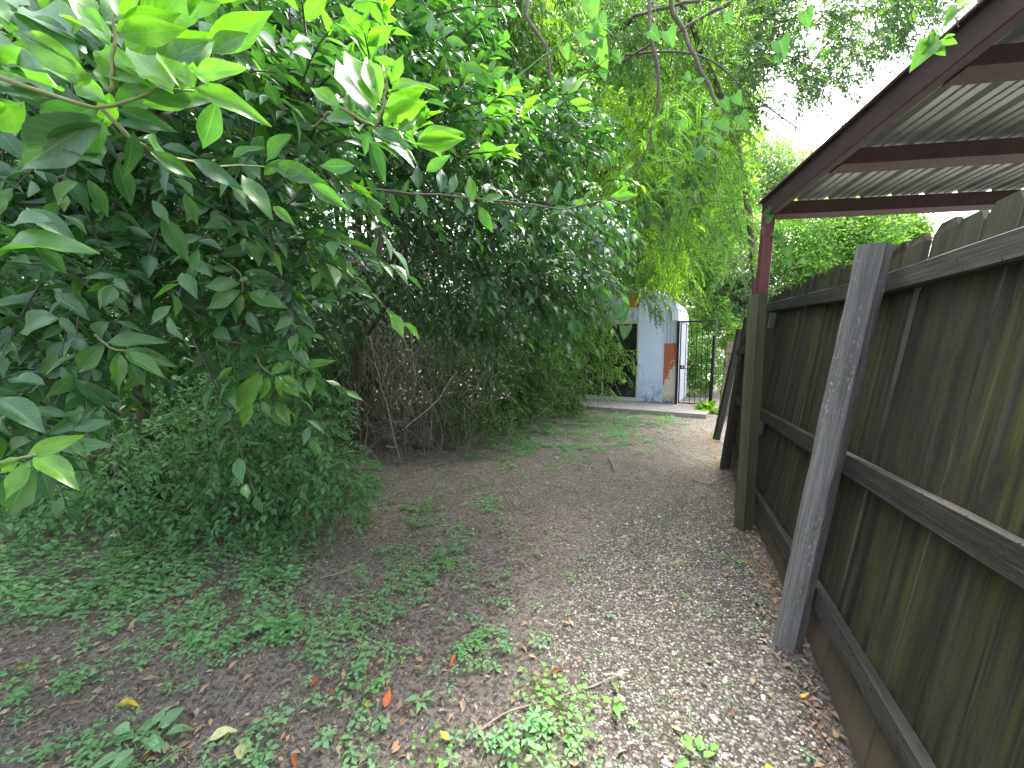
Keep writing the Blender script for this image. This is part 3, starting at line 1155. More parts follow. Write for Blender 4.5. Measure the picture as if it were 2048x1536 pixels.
LVf.build('debris', T_TINY, M['litter'], fence)

# second section beyond the green post, more upright, held by two slanting braces
def fen2(s, h, off=0.0):
    l = R(3.5)
    up = FN * math.sin(l) + UZ * math.cos(l)
    o = -FN * math.cos(l) + UZ * math.sin(l)
    return FB + FD * s + FN * .02 + up * h + o * off


fence2 = thing('wooden_fence', 'shadowed low dark fence section behind the green post, braced by slanting timbers', 'fence', fen2(5.4, 0))
s = 4.46
while s < 5.3:
    w = .139
    h = float(np.interp(s, [4.46, 5.2, 6.6], [1.66, 1.55, 1.4])) + rb.uniform(-.01, .01)
    up = nrm(fen2(s, 1) - fen2(s, 0))
    fd = nrm(FD - up * (FD @ up))
    nrmv = np.cross(up, fd)
    o = obj('board', picket_mesh(w, h + .05, .017, i), M['board'], fence2, mat_cols(fd, -nrmv if nrmv @ FN < 0 else nrmv, up, fen2(s + w / 2, -.05)))
    s += w + rb.uniform(.001, .005)
    i += 1
for hh in (.26, .82, 1.42):
    beam('rail', fen2(4.40, hh, .0215), fen2(5.32, hh * .95, .0215), .088, .038, UZ, M['rail'], fence2, ch=.005, segs=8)

# posts
gp0 = gnd(1575, 1288)
pr = ray(1752, 492)
# top of the big post rests on the fence face
sN = ((fen(0, 0, .11) - np.array([0, 0, EYE])) @ FOUT) / (pr @ FOUT)
gp1 = np.array([0, 0, EYE]) + pr * sN
dirp = nrm(gp1 - gp0)
bp = beam('leaning_post', gp0 - dirp * .12, gp1, .098, .098, np.array([1, .35, 0]), M['post_grey'], None, ch=.022, segs=22, jit=.0018, warp=.004)
tag(bp, 'pale grey lichen-speckled post leaning against the near fence', 'post')
q0 = gnd(1485, 1058)
q1 = at(1516, 590, 2.92)
dq = nrm(q1 - q0)
gpst = beam('wooden_post', q0 - dq * .1, q1, .090, .090, np.array([1, .22, 0]), M['post_green'], None, ch=.004, segs=16, jit=.001, warp=.003)
tag(gpst, 'upright algae-green square post in front of the red steel post', 'post')


def brace(bx, by, tx, ty, off, label):
    p0 = gnd(bx, by)
    p1 = at(tx, ty, p0[1] + .18)
    d = nrm(p1 - p0)
    o = beam('brace_timber', p0 - d * .08, p1, .09, .085, np.array([1, -.2, 0]), M['post_dark'], None, ch=.012, segs=10, jit=.002, warp=.004)
    tag(o, label, 'timber', 'dark timbers propped against the fence')


brace(1449, 936, 1497, 636, 0, 'thicker dark timber brace slanting just left of the green post')
brace(1432, 880, 1480, 660, 0, 'dark timber brace farthest from the green post, nearest the gate')

# far, paler fence section with the gate end turned to the camera
fB = at(1437, 830, 8.0); fB[2] = 0
fD2 = nrm(np.array([1, .45, 0]))
fence3 = thing('wooden_fence', 'small pale sunlit picket fence section between the iron gate and the dark braces', 'fence', fB)
s = 0
while s < 1.5:
    up = nrm(np.array([.07, 0, 1.0]))
    fd = nrm(fD2 - up * (fD2 @ up))
    yv = np.cross(up, fd)
    hh = 1.60 + rb.uniform(-.012, .012)
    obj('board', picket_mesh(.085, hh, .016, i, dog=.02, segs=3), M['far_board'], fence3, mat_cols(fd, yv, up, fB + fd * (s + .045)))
    s += .09
    i += 1
nf = -np.cross(UZ, fD2)
for hh, a0, a1 in ((1.40, -.06, 1.5), (1.13, -.03, .45), (.55, -.06, 1.5)):
    beam('rail', fB + UZ * hh + nf * .03 + fD2 * a0 + np.array([.07, 0, 0]) * hh, fB + UZ * (hh - .02) + nf * .03 + fD2 * a1 + np.array([.07, 0, 0]) * hh, .085, .035, UZ, M['far_board'], fence3, segs=3)

# ------------------------------------------------------------------ steel carport over the fence
CD = nrm(np.array([.142, 1.0, -.062]))       # along the ribs, away from the camera and slightly down
CX = nrm(np.array([1.0, -.142, .0]))
CUP = np.cross(CX, CD)
C0 = at(1527, 404, 3.3)                      # top outer corner of the frame
carport = thing('metal_carport', 'oxide red steel carport frame with ribbed metal roof over the right fence', 'carport', (C0[0], C0[1], 0))
beam('post', np.array([C0[0] - .085, C0[1] - .02, -.1]), C0 - CUP * .10 + CX * .035 - CD * .02, .076, .076, CX, M['red'], carport, ch=.006, segs=4, jit=0)
LB = 4.6


def cbeam(name, P0, P1, h, d, m, lip=.022, flip=1):
    """C-section channel, web h high, flanges d deep; web on -side"""
    mt, L = frame(P0, P1, CUP)
    t = .004
    sec = [(-h / 2, 0), (h / 2, 0), (h / 2, d * flip), (h / 2 - lip, d * flip), (h / 2 - lip, (d - t) * flip), (h / 2 - t, (d - t) * flip), (h / 2 - t, t * flip), (-h / 2 + t, t * flip), (-h / 2 + t, (d - t) * flip), (-h / 2 + lip, (d - t) * flip), (-h / 2 + lip, d * flip), (-h / 2, d * flip)]
    V = [(x, y, 0) for x, y in sec] + [(x, y, L) for x, y in sec]
    k = len(sec)
    F = [(a, (a + 1) % k, (a + 1) % k + k, a + k) for a in range(k)]
    return obj(name, pymesh(name, V, F), m, carport, mt)


EH = .135
beam('edge_beam', C0 - CUP * EH / 2 + CX * .03 + CD * .02, C0 - CUP * EH / 2 + CX * .03 - CD * LB, EH, .06, CUP, M['red_dark'], carport, ch=.004, segs=6, jit=.0006)
beam('drip_edge', C0 + CUP * .006 - CX * .012 + CD * .04, C0 + CUP * .006 - CX * .012 - CD * LB, .03, .016, CX, M['red_dark'], carport, ch=.003, segs=10, jit=.002)
for q, t_ in enumerate((0.0, .735, 1.49, 2.24, 3.0, 3.75)):
    P0 = C0 - CD * t_ + CX * .062 - CUP * (.012 + .06)
    P1 = P0 + CX * 6.0
    beam('purlin', P0, P1, .12, .05, CUP, M['red_dark'], carport, ch=.004, segs=4, jit=.0006)
    beam('purlin_flange', P0 - CUP * .0655 - CD * .03, P1 - CUP * .0655 - CD * .03, .008, .115, CUP, M['red_dark'], carport, ch=.001, segs=2, jit=0)
# roof sheets: major rib every .229, two minor ribs between
pw = .229


def rib_profile(x):
    ph = (x % pw)
    if ph < .018:
        return .028 * ph / .018
    if ph < .042:
        return .028
    if ph < .060:
        return .028 * (1 - (ph - .042) / .018)
    for c in (.113, .172):
        if abs(ph - c) < .009:
            return .009
    return 0.0


for sh in range(6):
    xs = np.unique(np.concatenate([np.array([k * pw + d for d in (0, .018, .042, .060, .103, .105, .121, .123, .162, .164, .180, .182)]) for k in range(4)] + [[4 * pw]]))
    V, F = [], []
    for x in xs:
        z = rib_profile(min(x, 4 * pw - 1e-5)) if x < 4 * pw else 0
        for yy in (-LB, .035):
            V.append((x, yy, z))
    n = len(xs)
    for k in range(n - 1):
        F.append((2 * k, 2 * k + 2, 2 * k + 3, 2 * k + 1))
    me = pymesh('roof_sheet', V, F)
    o_ = C0 + CX * (.0 + sh * 4 * pw) + CUP * (.003 + .0008 * (sh % 2))
    obj('roof_sheet', me, M['zinc'], carport, mat_cols(CX, CD, CUP, o_))
far_post = beam('post', np.array([C0[0] + 5.8, C0[1] - .8, -.1]), C0 - CUP * .08 + CX * 5.85, .076, .076, CX, M['red'], carport, ch=.006, segs=4, jit=0)

#PLANTS
# ================================================================== PLANTS
def stems_obj(st, r0, r1, m, parent, name='twigs', sides=3):
    P = np.concatenate(st)
    return fast_tubes(name, P, np.full(len(P), r0), np.full(len(P), r1), m, parent, sides)


def limb(parent, pts, r0, r1, m, n=14, name='branch', wob=.01, sides=8):
    P = smooth_path(pts, n, wob)
    return obj(name, tube_mesh(name, [P], [np.linspace(r0, r1, n)], sides), m, parent)


# ---- near laurel -------------------------------------------------------------
laurel = thing('laurel_tree', 'large glossy cherry laurel with bright lime shoots reaching in close on the left', 'tree', (-3.3, 3.5, 0))
limb(laurel, [(-3.3, 3.5, -.1), (-3.1, 3.2, .8), (-2.7, 2.8, 1.7), (-2.2, 2.5, 2.6)], .06, .03, M['bark'], name='trunk')
limb(laurel, [(-3.4, 3.4, -.1), (-3.4, 2.9, .9), (-2.9, 2.2, 1.8), (-1.9, 1.5, 2.4)], .045, .02, M['bark'], name='trunk')
limb(laurel, [(-2.6, 2.7, 1.7), (-1.8, 1.9, 2.2), (-1.0, 1.2, 2.1), at(330, 230, .85)], .016, .004, M['bark'])
limb(laurel, [(-2.7, 2.8, 1.6), (-1.7, 2.1, 1.8), at(540, 330, 1.5), at(700, 372, 1.35), at(900, 392, 1.5), at(1130, 415, 1.85), at(1240, 392, 2.0)], .010, .002, M['bark'], n=24, wob=.004)
limb(laurel, [(-2.2, 2.5, 2.5), at(500, -60, 2.0), at(760, -40, 2.1), at(786, 90, 2.2)], .014, .005, M['bark'])
limb(laurel, [(-3.1, 3.2, .9), (-2.3, 2.2, 1.0), at(150, 700, 1.6), at(260, 690, 1.2)], .014, .003, M['bark'])
limb(laurel, [(-2.9, 3.0, 1.3), (-1.8, 2.2, 1.5), at(380, 480, 1.4), at(480, 545, 1.15)], .010, .002, M['bark'])

LH = Leaves()       # hand placed leaves of the nearest shoots: base, tip, width class, age


def hero(S, ox, oy, Y, lst):
    for (bx, by, tx, ty, age, dY) in lst:
        b = at(ox + bx / S, oy + by / S, Y)
        t = at(ox + tx / S, oy + ty / S, Y + dY)
        d = t - b
        L = float(np.linalg.norm(d))
        view = nrm(np.array([0, 0, EYE]) - b)
        nn = np.array([0, 0, 1.0]) * .4 + view * 1.15 + RNG.normal(0, .26, 3)
        if age > .6:
            nn = np.array([0.1, .2, .5]) * .6 + view * 1.1 + RNG.normal(0, .22, 3)
        LH.add(b, d, nn, L, age)


G = 2.743
hero(G, 0, 0, .60, [(605, 240, 300, -10, .95, .02), (575, 180, 400, -20, .95, 0), (645, 90, 600, -80, .85, .02), (655, 80, 770, -30, .9, 0),
    (640, 170, 1000, 75, .9, .04), (650, 190, 1025, 155, .85, .02), (480, 400, 20, 140, .8, -.02), (440, 330, 30, 20, .35, 0), (400, 200, 90, -40, .3, .05),
    (250, 390, -20, 290, .25, .02), (150, 430, -10, 340, .6, 0), (780, 450, 450, 235, .75, .02), (950, 500, 690, 230, .95, .04), (1010, 500, 860, 255, 1, .02),
    (1070, 490, 985, 300, 1, .03), (1140, 470, 1060, 330, .95, .02), (1060, 400, 1350, 365, .85, 0), (1050, 480, 1490, 650, .8, .05), (700, 500, 1200, 545, .5, .08), (600, 500, 560, 330, .8, .02),
    (850, 480, 640, 300, .9, .05), (500, 400, 420, 480, .7, 0)])
hero(G, 0, 0, .62, [(540, 590, 130, 720, .15, .0), (585, 670, 240, 880, .0, .03), (560, 650, 30, 930, .1, .0), (730, 720, 710, 990, .05, .03), (640, 600, 980, 720, .1, .05),
    (1190, 550, 1110, 830, .25, .05), (1050, 870, 1340, 1040, .05, .05), (800, 760, 950, 900, .3, .1), (820, 830, 1090, 980, .35, .06), (560, 900, 360, 740, .0, .05)])
hero(G, 0, 0, .85, [(1330, 960, 1500, 1200, .5, 0), (1270, 870, 1430, 780, .25, 0), (1450, 960, 1540, 870, .5, 0), (1480, 900, 1800, 1000, .35, .04), (1560, 960, 1700, 920, .2, 0), (1500, 1130, 1620, 1240, .55, 0),
    (1600, 740, 1440, 890, .2, .04), (1700, 1010, 1915, 1150, .5, 0), (890, 1180, 1040, 1450, .0, .05), (1090, 1370, 1040, 1500, .3, 0), (640, 880, 730, 1140, .0, .05), (480, 980, 600, 1200, .0, .05),
    (1010, 1060, 1090, 1240, .3, .03), (840, 1100, 930, 1230, .0, 0), (430, 1000, 280, 1140, .1, .03)])
hero(G, 0, 0, .62, [(290, 1220, -30, 1190, .1, 0), (-20, 1380, 430, 1275, .55, -.03), (250, 1310, 450, 1360, .15, .04), (0, 1230, 90, 1310, .2, .02), (190, 1350, 380, 1510, .05, .06)])
# upright lime shoot
O2 = 600
hero(G, O2, 0, .78, [(415, 600, 245, 215, 1, .02), (440, 560, 360, 285, 1, .03), (380, 640, 200, 290, .1, .04), (470, 590, 690, 480, .9, .02), (490, 500, 755, 430, .95, .02), (455, 650, 705, 560, .9, .0),
    (500, 450, 572, 292, 1, .0), (225, 600, 35, 440, .9, .0), (295, 620, 262, 480, .7, .03), (535, 720, 655, 640, .6, .02), (630, 790, 915, 760, .8, .03), (640, 780, 905, 705, .75, .03), (390, 500, 380, 380, .9, .02),
    (385, 710, 350, 860, .1, .02), (395, 710, 620, 805, .15, .02), (380, 780, 480, 1020, .0, .05), (300, 910, 90, 915, .0, .0), (550, 560, 510, 700, .1, .05), (470, 440, 490, 340, 1, 0), (300, 680, 90, 620, .05, .03)])
hero(G, O2, 0, 1.35, [(690, 945, 825, 845, .85, 0), (950, 1110, 925, 950, .85, .02), (650, 1040, 640, 890, .0, .02), (770, 1060, 785, 900, .0, .02), (820, 1060, 862, 945, .0, .02), (500, 1070, 540, 1200, .05, 0),
    (460, 1040, 430, 1160, .05, .02), (640, 1060, 700, 1190, .1, 0), (850, 1090, 900, 1170, .1, 0), (1000, 1110, 1120, 1065, .6, .03), (980, 1130, 1060, 1280, .45, .03), (560, 1060, 600, 980, .2, 0)])
hero(G, O2, 0, 1.9, [(1410, 1110, 1420, 975, .0, 0), (1480, 1090, 1495, 1000, .1, 0), (1750, 1060, 1812, 1010, .9, 0), (1560, 1110, 1600, 1030, .4, 0), (1450, 1130, 1370, 1180, .0, 0), (1650, 1100, 1740, 1170, .5, 0),
    (1700, 1080, 1860, 1065, .7, 0), (1600, 1130, 1680, 1190, .3, 0), (1500, 1120, 1590, 1100, .5, 0), (1300, 1130, 1250, 1210, .2, 0)])
hero(G, O2, 0, 1.7, [(1470, 520, 1580, 395, .9, 0), (1440, 520, 1520, 390, .2, .02), (1480, 560, 1600, 560, .85, 0), (1420, 540, 1340, 600, .8, 0), (1520, 590, 1600, 600, .8, 0), (1400, 610, 1290, 590, .3, 0), (1030, 400, 1080, 315, .6, 0), (1040, 420, 1150, 365, .6, 0), (1000, 400, 880, 330, .5, 0),
    (960, 400, 890, 460, .9, 0), (740, 210, 860, 130, .2, 0), (720, 200, 715, 50, .0, .02), (770, 205, 780, 100, .0, 0), (800, 215, 920, 245, .3, 0), (690, 330, 745, 300, .3, 0)])
G7 = 2.4
hero(G7, 0, 460, .62, [(125, 1085, 402, 982, .95, .03), (170, 1090, 372, 1205, .75, -.02), (135, 1110, 20, 1300, .85, -.03), (90, 1100, -15, 1175, .85, 0), (165, 1130, 20, 1385, .15, .03)])
hero(G7, 0, 460, .8, [(200, 1140, 245, 1300, .0, 0), (270, 1045, 540, 1025, .3, .03), (235, 980, 470, 850, .1, .05), (350, 960, 548, 910, .15, .03), (-20, 800, 212, 950, .1, -.02), (300, 1000, 415, 1080, .35, 0), (400, 870, 300, 960, .0, .03), (150, 1010, 10, 1080, .2, .03)])
hero(G7, 0, 460, .92, [(500, 545, 340, 705, .35, 0), (512, 540, 795, 515, .3, .04), (572, 588, 568, 760, .55, -.02), (600, 590, 792, 702, .5, 0), (590, 575, 858, 655, .35, .05), (290, 415, 365, 515, .1, 0), (280, 420, 40, 480, .1, .03), (520, 440, 430, 540, .0, .04), (560, 440, 700, 490, .15, .04), (360, 720, 560, 860, .0, .05), (620, 640, 700, 760, .0, .04), (215, 740, 0, 690, .1, 0), (150, 860, 345, 890, .1, .03)])
hero(G7, 0, 460, 1.1, [(1170, 200, 1398, 272, .3, .04), (1150, 255, 968, 270, .45, 0), (1150, 290, 980, 382, .45, 0), (1162, 310, 1142, 415, .55, 0), (1190, 298, 1382, 372, .5, 0), (960, 90, 925, 205, .35, 0), (1020, 180, 1120, 190, .4, 0), (1190, 250, 1400, 268, .3, .05), (1060, 120, 1250, 85, .2, .04)])
hero(G7, 0, 460, 1.15, [(1260, 690, 1100, 900, .75, -.02), (1285, 700, 1250, 822, .8, 0), (1195, 820, 1165, 952, .85, 0), (1320, 700, 1442, 802, .8, 0), (1340, 700, 1468, 778, .75, 0), (1300, 690, 1415, 615, .6, 0), (1420, 690, 1605, 618, .6, 0), (1470, 720, 1590, 800, .6, 0), (1255, 820, 1300, 900, .5, 0), (1440, 470, 1520, 520, .5, 0),
    (1420, 560, 1440, 480, .45, 0), (1290, 600, 1340, 520, .1, .04), (1180, 600, 1040, 630, .1, .03), (1230, 640, 1120, 720, .1, .03), (1250, 670, 1160, 770, .6, 0), (1500, 500, 1560, 525, .4, 0), (1390, 460, 1345, 520, .15, 0), (1500, 700, 1560, 790, .1, .04), (1330, 700, 1350, 800, .9, 0), (1280, 640, 1340, 570, .2, .02)])
# more lime shoots round the nearest twig, and young shoots sprinkled over the crown
for k in range(44):
    bx, by = random.uniform(-40, 430), random.uniform(-20, 215)
    dx, dy = bx - 200 + random.gauss(0, 70), by - 230 + random.gauss(0, 40)
    l = math.hypot(dx, dy)
    ln = random.uniform(95, 190)
    Y = random.uniform(.60, .80)
    hero(1.0, 0, 0, Y, [(bx, by, bx + dx / l * ln, by + dy / l * ln * .75, random.choice([.2, .5, .7, .85, .9]), random.uniform(0, .05))])
LH.build('leaf', T_HERO, M['laurel'], laurel, singles=320, hero=T_HERO)
# yellow leaves
LY = Leaves()
for (bx, by, tx, ty, Y, S, oy) in ((150, 1140, 425, 1325, .66, G, 0), (262, 297, 428, 420, .95, G7, 460), (790, 350, 860, 380, 1.6, G7, 460), (1830, 970, 1900, 955, 1.5, G, 0)):
    b, t = at(bx / S, oy + by / S, Y), at(tx / S, oy + ty / S, Y + .01)
    d = t - b
    LY.add(b, d, nrm(np.array([0, 0, EYE]) - b) + np.array([0, 0, .4]), np.linalg.norm(d), 0)
LY.build('yellow', T_HERO, M['laurel'], laurel, singles=4)
for o in laurel.children[-4:]:
    o.color = (0, .95, 0, 1)
    o['label'] = 'yellowing leaf'
# twigs of the hand placed shoots
tw = [[at(0, 155, .58), at(120, 200, .6), at(205, 218, .6), at(300, 182, .61), at(388, 182, .64)], [at(218, 185, .6), at(228, 110, .6), at(228, 30, .6)], [at(205, 218, .61), at(300, 300, .65), at(430, 330, .8), at(560, 335, .95)],
      [at(680, 215, .78), at(750, 255, .79), at(830, 290, .82)], [at(752, 252, .78), at(770, 190, .78), at(775, 150, .78)], [at(660, 225, .78), at(620, 260, .9)], [at(0, 925, .62), at(50, 915, .62), at(72, 912, .62)],
      [at(190, 670, 1.0), at(215, 690, .93), at(250, 705, .92)], [at(385, 480, 1.3), at(440, 520, 1.15), at(482, 548, 1.1), at(485, 585, 1.1)], [at(480, 640, 1.3), at(520, 725, 1.16), at(552, 752, 1.15)], [at(560, 335, .95), at(640, 360, 1.1), at(720, 375, 1.3)]]
for p in tw:
    limb(laurel, p, .0034, .0016, M['twig'], n=10, name='twig', wob=.0015, sides=6)

# leafy mass of the laurel
LM, STM = Leaves(), []
poly = [(-200, -80), (560, -80), (640, 130), (690, 330), (560, 400), (600, 520), (630, 640), (540, 700), (300, 690), (200, 800), (-200, 900)]
P = sample_poly(poly, 1.15, 3.1, 1050, 1.15)
T = np.array([.75, -.45, -.1]) + RNG.normal(0, .5, P.shape)
ag = (RNG.random(len(P)) < .25) * .5
sprays(LM, P, T, .32, 13, .092, droop=.35, age_tip=.5, age=ag * .4, hang=.12, stems=STM)
poly = [(380, -80), (890, -80), (930, 120), (900, 300), (1020, 330), (930, 420), (700, 400), (560, 300), (380, 200)]
P = sample_poly(poly, 1.8, 3.4, 420)
sprays(LM, P, np.array([.8, -.3, .05]) + RNG.normal(0, .45, P.shape), .32, 13, .088, droop=.3, age_tip=.55, age=0.0, hang=.2, stems=STM)
poly = [(380, 40), (860, -40), (900, 120), (1000, 260), (900, 400), (560, 420), (420, 300)]
P = sample_poly(poly, 1.1, 2.3, 46)
sprays(LM, P, np.array([.5, -.3, .35]) + RNG.normal(0, .4, P.shape), .16, 9, .095, droop=.0, age_tip=.35, age=.65, hang=-.05, spread=.8, stems=STM)
LM.build('foliage', T_MID, M['laurel'], laurel)
stems_obj(STM, .004, .0014, M['darktwig'], laurel)
# berries
bc = [(446, 502, 1.15), (432, 520, 1.15), (478, 528, 1.15), (498, 556, 1.1), (505, 555, 1.1), (455, 505, 1.2), (400, 700 - 60, 1.4), (700, 315, .95), (690, 308, .95), (940, 315, 1.5), (955, 322, 1.5), (1050, 405, 1.75), (1065, 402, 1.75), (1035, 408, 1.7), (600, 330, 1.1), (618, 318, 1.1)]
ico = []
import bmesh
bm = bmesh.new()
bmesh.ops.create_icosphere(bm, subdivisions=2, radius=.0075)
bme = bpy.data.meshes.new('berry')
bm.to_mesh(bme)
bm.free()
bme.materials.append(M['berry'])
bme.polygons.foreach_set('use_smooth', [True] * len(bme.polygons))
for (x, y, Y) in bc:
    for k in range(3):
        p = at(x + random.uniform(-14, 14), y + random.uniform(-8, 10), Y + random.uniform(-.02, .02))
        obj('berry', bme, None, laurel, Matrix.Translation(p.tolist()) @ Matrix.Scale(random.uniform(.8, 1.15), 4))

# ---- second laurel, further along ---------------------------------------------
laurel2 = thing('laurel_tree', 'farther dark cherry laurel whose drooping glossy branches overhang the dead vines', 'tree', (-2.2, 5.2, 0))
limb(laurel2, [(-2.2, 5.2, -.1), (-2.0, 4.9, 1.1), (-1.6, 4.5, 2.2), (-1.3, 4.2, 3.2)], .08, .04, M['bark'], name='trunk')
limb(laurel2, [(-2.0, 4.9, 1.3), (-1.3, 4.1, 1.9), at(820, 470, 3.6), at(960, 520, 3.4), at(1080, 600, 3.5)], .03, .006, M['bark'], n=18)
limb(laurel2, [(-1.6, 4.5, 2.1), (-1.0, 3.7, 2.5), at(800, 200, 2.9), at(960, 230, 2.6), at(1150, 205, 2.5)], .03, .005, M['bark'], n=18)
limb(laurel2, [(-1.6, 4.5, 1.9), (-1.0, 3.7, 2.2), at(800, 330, 3.0), at(1000, 380, 2.7), at(1180, 430, 2.6)], .03, .005, M['bark'], n=18)
LB_, STB = Leaves(), []


def line_sprays(pts, per, size, length, age, n=None, jit=.1, leafn=13, T0=(.6, -.4, -.15), hang=.3, L=LB_, S=STB, age_tip=.6):
    P = smooth_path(pts, per)
    P = P + RNG.normal(0, jit, P.shape)
    sprays(L, P, np.array(T0) + RNG.normal(0, .5, P.shape), length, leafn, size, droop=.35, age_tip=age_tip, age=age, hang=hang, stems=S)


poly = [(660, 120), (900, 130), (1010, 190), (1165, 200), (1200, 290), (1050, 320), (960, 340), (700, 300)]
P = sample_poly(poly, 2.2, 3.4, 260)
sprays(LB_, P, np.array([.8, -.3, -.05]) + RNG.normal(0, .45, P.shape), .3, 12, .08, droop=.3, age_tip=.55, age=.0, hang=.2, stems=STB)
poly = [(700, 380), (1000, 380), (1225, 400), (1190, 480), (1150, 560), (1090, 640), (1000, 600), (900, 540), (800, 470)]
P = sample_poly(poly, 2.2, 4.0, 520)
sprays(LB_, P, np.array([.6, -.4, -.2]) + RNG.normal(0, .45, P.shape), .3, 12, .08, droop=.5, age_tip=.35, age=.0, hang=.28, stems=STB)
poly = [(520, 420), (700, 500), (880, 560), (1060, 600), (1000, 680), (900, 640), (780, 600), (690, 640), (640, 760), (540, 700)]
P = sample_poly(poly, 2.9, 4.5, 420)
sprays(LB_, P, np.array([.4, -.5, -.3]) + RNG.normal(0, .45, P.shape), .3, 12, .085, droop=.6, age_tip=.1, age=.0, hang=.4, stems=STB)
line_sprays([at(830, 200, 2.5), at(960, 225, 2.4), at(1150, 205, 2.3)], 12, .07, .24, .25)
line_sprays([at(1150, 330, 2.4), at(1190, 300, 2.4)], 4, .07, .2, .5)
line_sprays([at(1000, 620, 3.2), at(1080, 665, 3.0)], 5, .08, .22, .45)
LB_.build('foliage', T_MID, M['laurel_far'], laurel2, singles=300)
stems_obj(STB, .004, .0014, M['darktwig'], laurel2)

# ---- tall fine-leaved tree over the path ----------------------------------------
oak = thing('willow_oak_tree', 'tall narrow-leaved tree hanging green curtains over the middle of the path', 'tree', (.6, 9.6, 0))
limb(oak, [(.6, 9.6, -.1), (.7, 9.4, 2), (.5, 9.0, 4.5), (.3, 8.6, 7.5)], .2, .1, M['bark'], name='trunk')
limb(oak, [(.5, 9.1, 4.0), at(1100, 180, 7.4), at(1200, 90, 6.8), at(1290, 20, 6.2), at(1420, -60, 5.5)], .09, .03, M['bark'])
limb(oak, [(.6, 9.3, 3.2), at(1180, 380, 7.8), at(1230, 330, 7.2), at(1330, 240, 6.4)], .06, .015, M['bark'])
limb(oak, [at(1075, -40, 5.0), at(1050, 20, 4.9), at(1095, 110, 4.9), at(1110, 230, 5.0), at(1140, 330, 5.2)], .028, .008, M['bark'], n=18)
LO, STO = Leaves(), []
poly = [(840, -60), (1530, -60), (1500, 120), (1480, 260), (1500, 400), (1440, 470), (1350, 545), (1240, 540), (1180, 520), (1230, 400), (1130, 190), (900, 130)]
P = sample_poly(poly, 5.2, 9.0, 4600, .9)
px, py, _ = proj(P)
lit_noise = np.array([noise.noise(Vector((a / 130, b / 110, 2))) + .6 * noise.noise(Vector((a / 38, b / 38, 9))) for a, b in zip(px, py)]) + RNG.normal(0, .12, len(P))
lit_tone = np.clip(.12 + 1.5 * lit_noise + .3 * ((px > 1100) & (py > 150)), 0, 1)  # lit lime and shaded dark patches of the crown, painted through leaf age
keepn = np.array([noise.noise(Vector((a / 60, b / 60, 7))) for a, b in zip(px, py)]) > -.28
P, lit_tone = P[keepn], lit_tone[keepn]
sprays(LO, P, np.array([.1, -.25, -.35]) + RNG.normal(0, .45, P.shape), .42, 16, .10, droop=.5, age_tip=.25, age=lit_tone, hang=.55, spread=.8, stems=STO, K=3)
poly = [(600, -60), (1050, -60), (1200, 220), (1180, 420), (900, 400), (700, 260)]
P = sample_poly(poly, 5.4, 9, 2400)
sprays(LO, P, np.array([.1, -.25, -.35]) + RNG.normal(0, .45, P.shape), .42, 20, .085, droop=.5, age_tip=.1, age=.0, hang=.55, spread=.8, stems=STO, K=3)
# thin curtain against the sky
poly = [(1420, -60), (1960, -60), (1880, 60), (1760, 100), (1690, 200), (1560, 260), (1480, 420), (1420, 400)]
P = sample_poly(poly, 4.2, 6.5, 10)
sprays(LO, P, np.array([.3, -.2, -.15]) + RNG.normal(0, .5, P.shape), .36, 18, .055, droop=.4, age_tip=.1, age=.1, hang=.3, spread=.9, stems=STO, K=3)
LO.build('foliage', T_QNARROW, M['fine'], oak)
LS = Leaves()
poly = [(1470, -80), (2010, -80), (1950, 10), (1850, 60), (1740, 110), (1680, 170), (1560, 210), (1500, 260), (1470, 240)]
P = sample_poly(poly, 4.0, 6.8, 1450)
px, py, _ = proj(P)
kk = np.array([noise.noise(Vector((a / 75, b / 75, 3))) for a, b in zip(px, py)]) > -.10
P = P[kk]
sprays(LS, P, np.array([.3, -.2, -.15]) + RNG.normal(0, .5, P.shape), .34, 16, .07, droop=.4, age_tip=.15, age=.1, hang=.25, spread=.9, stems=STO, K=3)
LS.build('high_foliage', T_QNARROW, M['skyleaf'], oak)
stems_obj(STO, .005, .002, M['darktwig'], oak)

# ---- mimosa: ferny fronds hung from dark limbs --------------------------------
mim = thing('mimosa_tree', 'ferny-leaved mimosa tree with dark bare limbs dangling from the top centre', 'tree', (5.05, 8.1, 0))
limb(mim, [(5.05, 8.1, -.1), (5.0, 8.0, 2.5), (4.2, 7.4, 4.9), (2.6, 6.0, 6.2)], .075, .045, M['bark'], name='trunk')
limb(mim, [(2.6, 6.0, 6.2), at(1330, -40, 4.2), at(1370, 70, 4.0), at(1420, 180, 3.9), at(1450, 240, 3.9), at(1432, 300, 4.0), at(1430, 380, 4.1)], .026, .006, M['bark'], n=26)
limb(mim, [at(1448, 240, 3.9), at(1478, 300, 3.9), at(1490, 360, 4.0)], .010, .004, M['bark'])
limb(mim, [at(1297, -60, 4.0), at(1300, 60, 3.9), at(1318, 170, 3.9), at(1300, 270, 4.0), at(1262, 370, 4.1), at(1200, 450, 4.3)], .020, .006, M['bark'], n=22)
limb(mim, [at(1420, 360, 4.4), at(1300, 450, 4.6), at(1180, 490, 4.8)], .012, .005, M['bark'])
limb(mim, [at(1520, -30, 4.4), at(1400, 40, 4.6), at(1300, 90, 4.8), at(1230, 130, 5.2), at(1150, 210, 5.6)], .022, .008, M['bark'], n=20)
limb(mim, [at(1270, 30, 4.6), at(1350, 12, 4.3), at(1500, -10, 4.0), at(1640, -40, 3.8)], .016, .012, M['bark'])
limb(mim, [at(1250, 110, 5), at(1400, 110, 4.7), at(1500, 190, 4.4), at(1600, 260, 4.2)], .014, .006, M['bark'])
limb(mim, [at(1505, 400, 4.8), at(1380, 412, 5), at(1250, 455, 5.2)], .008, .004, M['bark'])
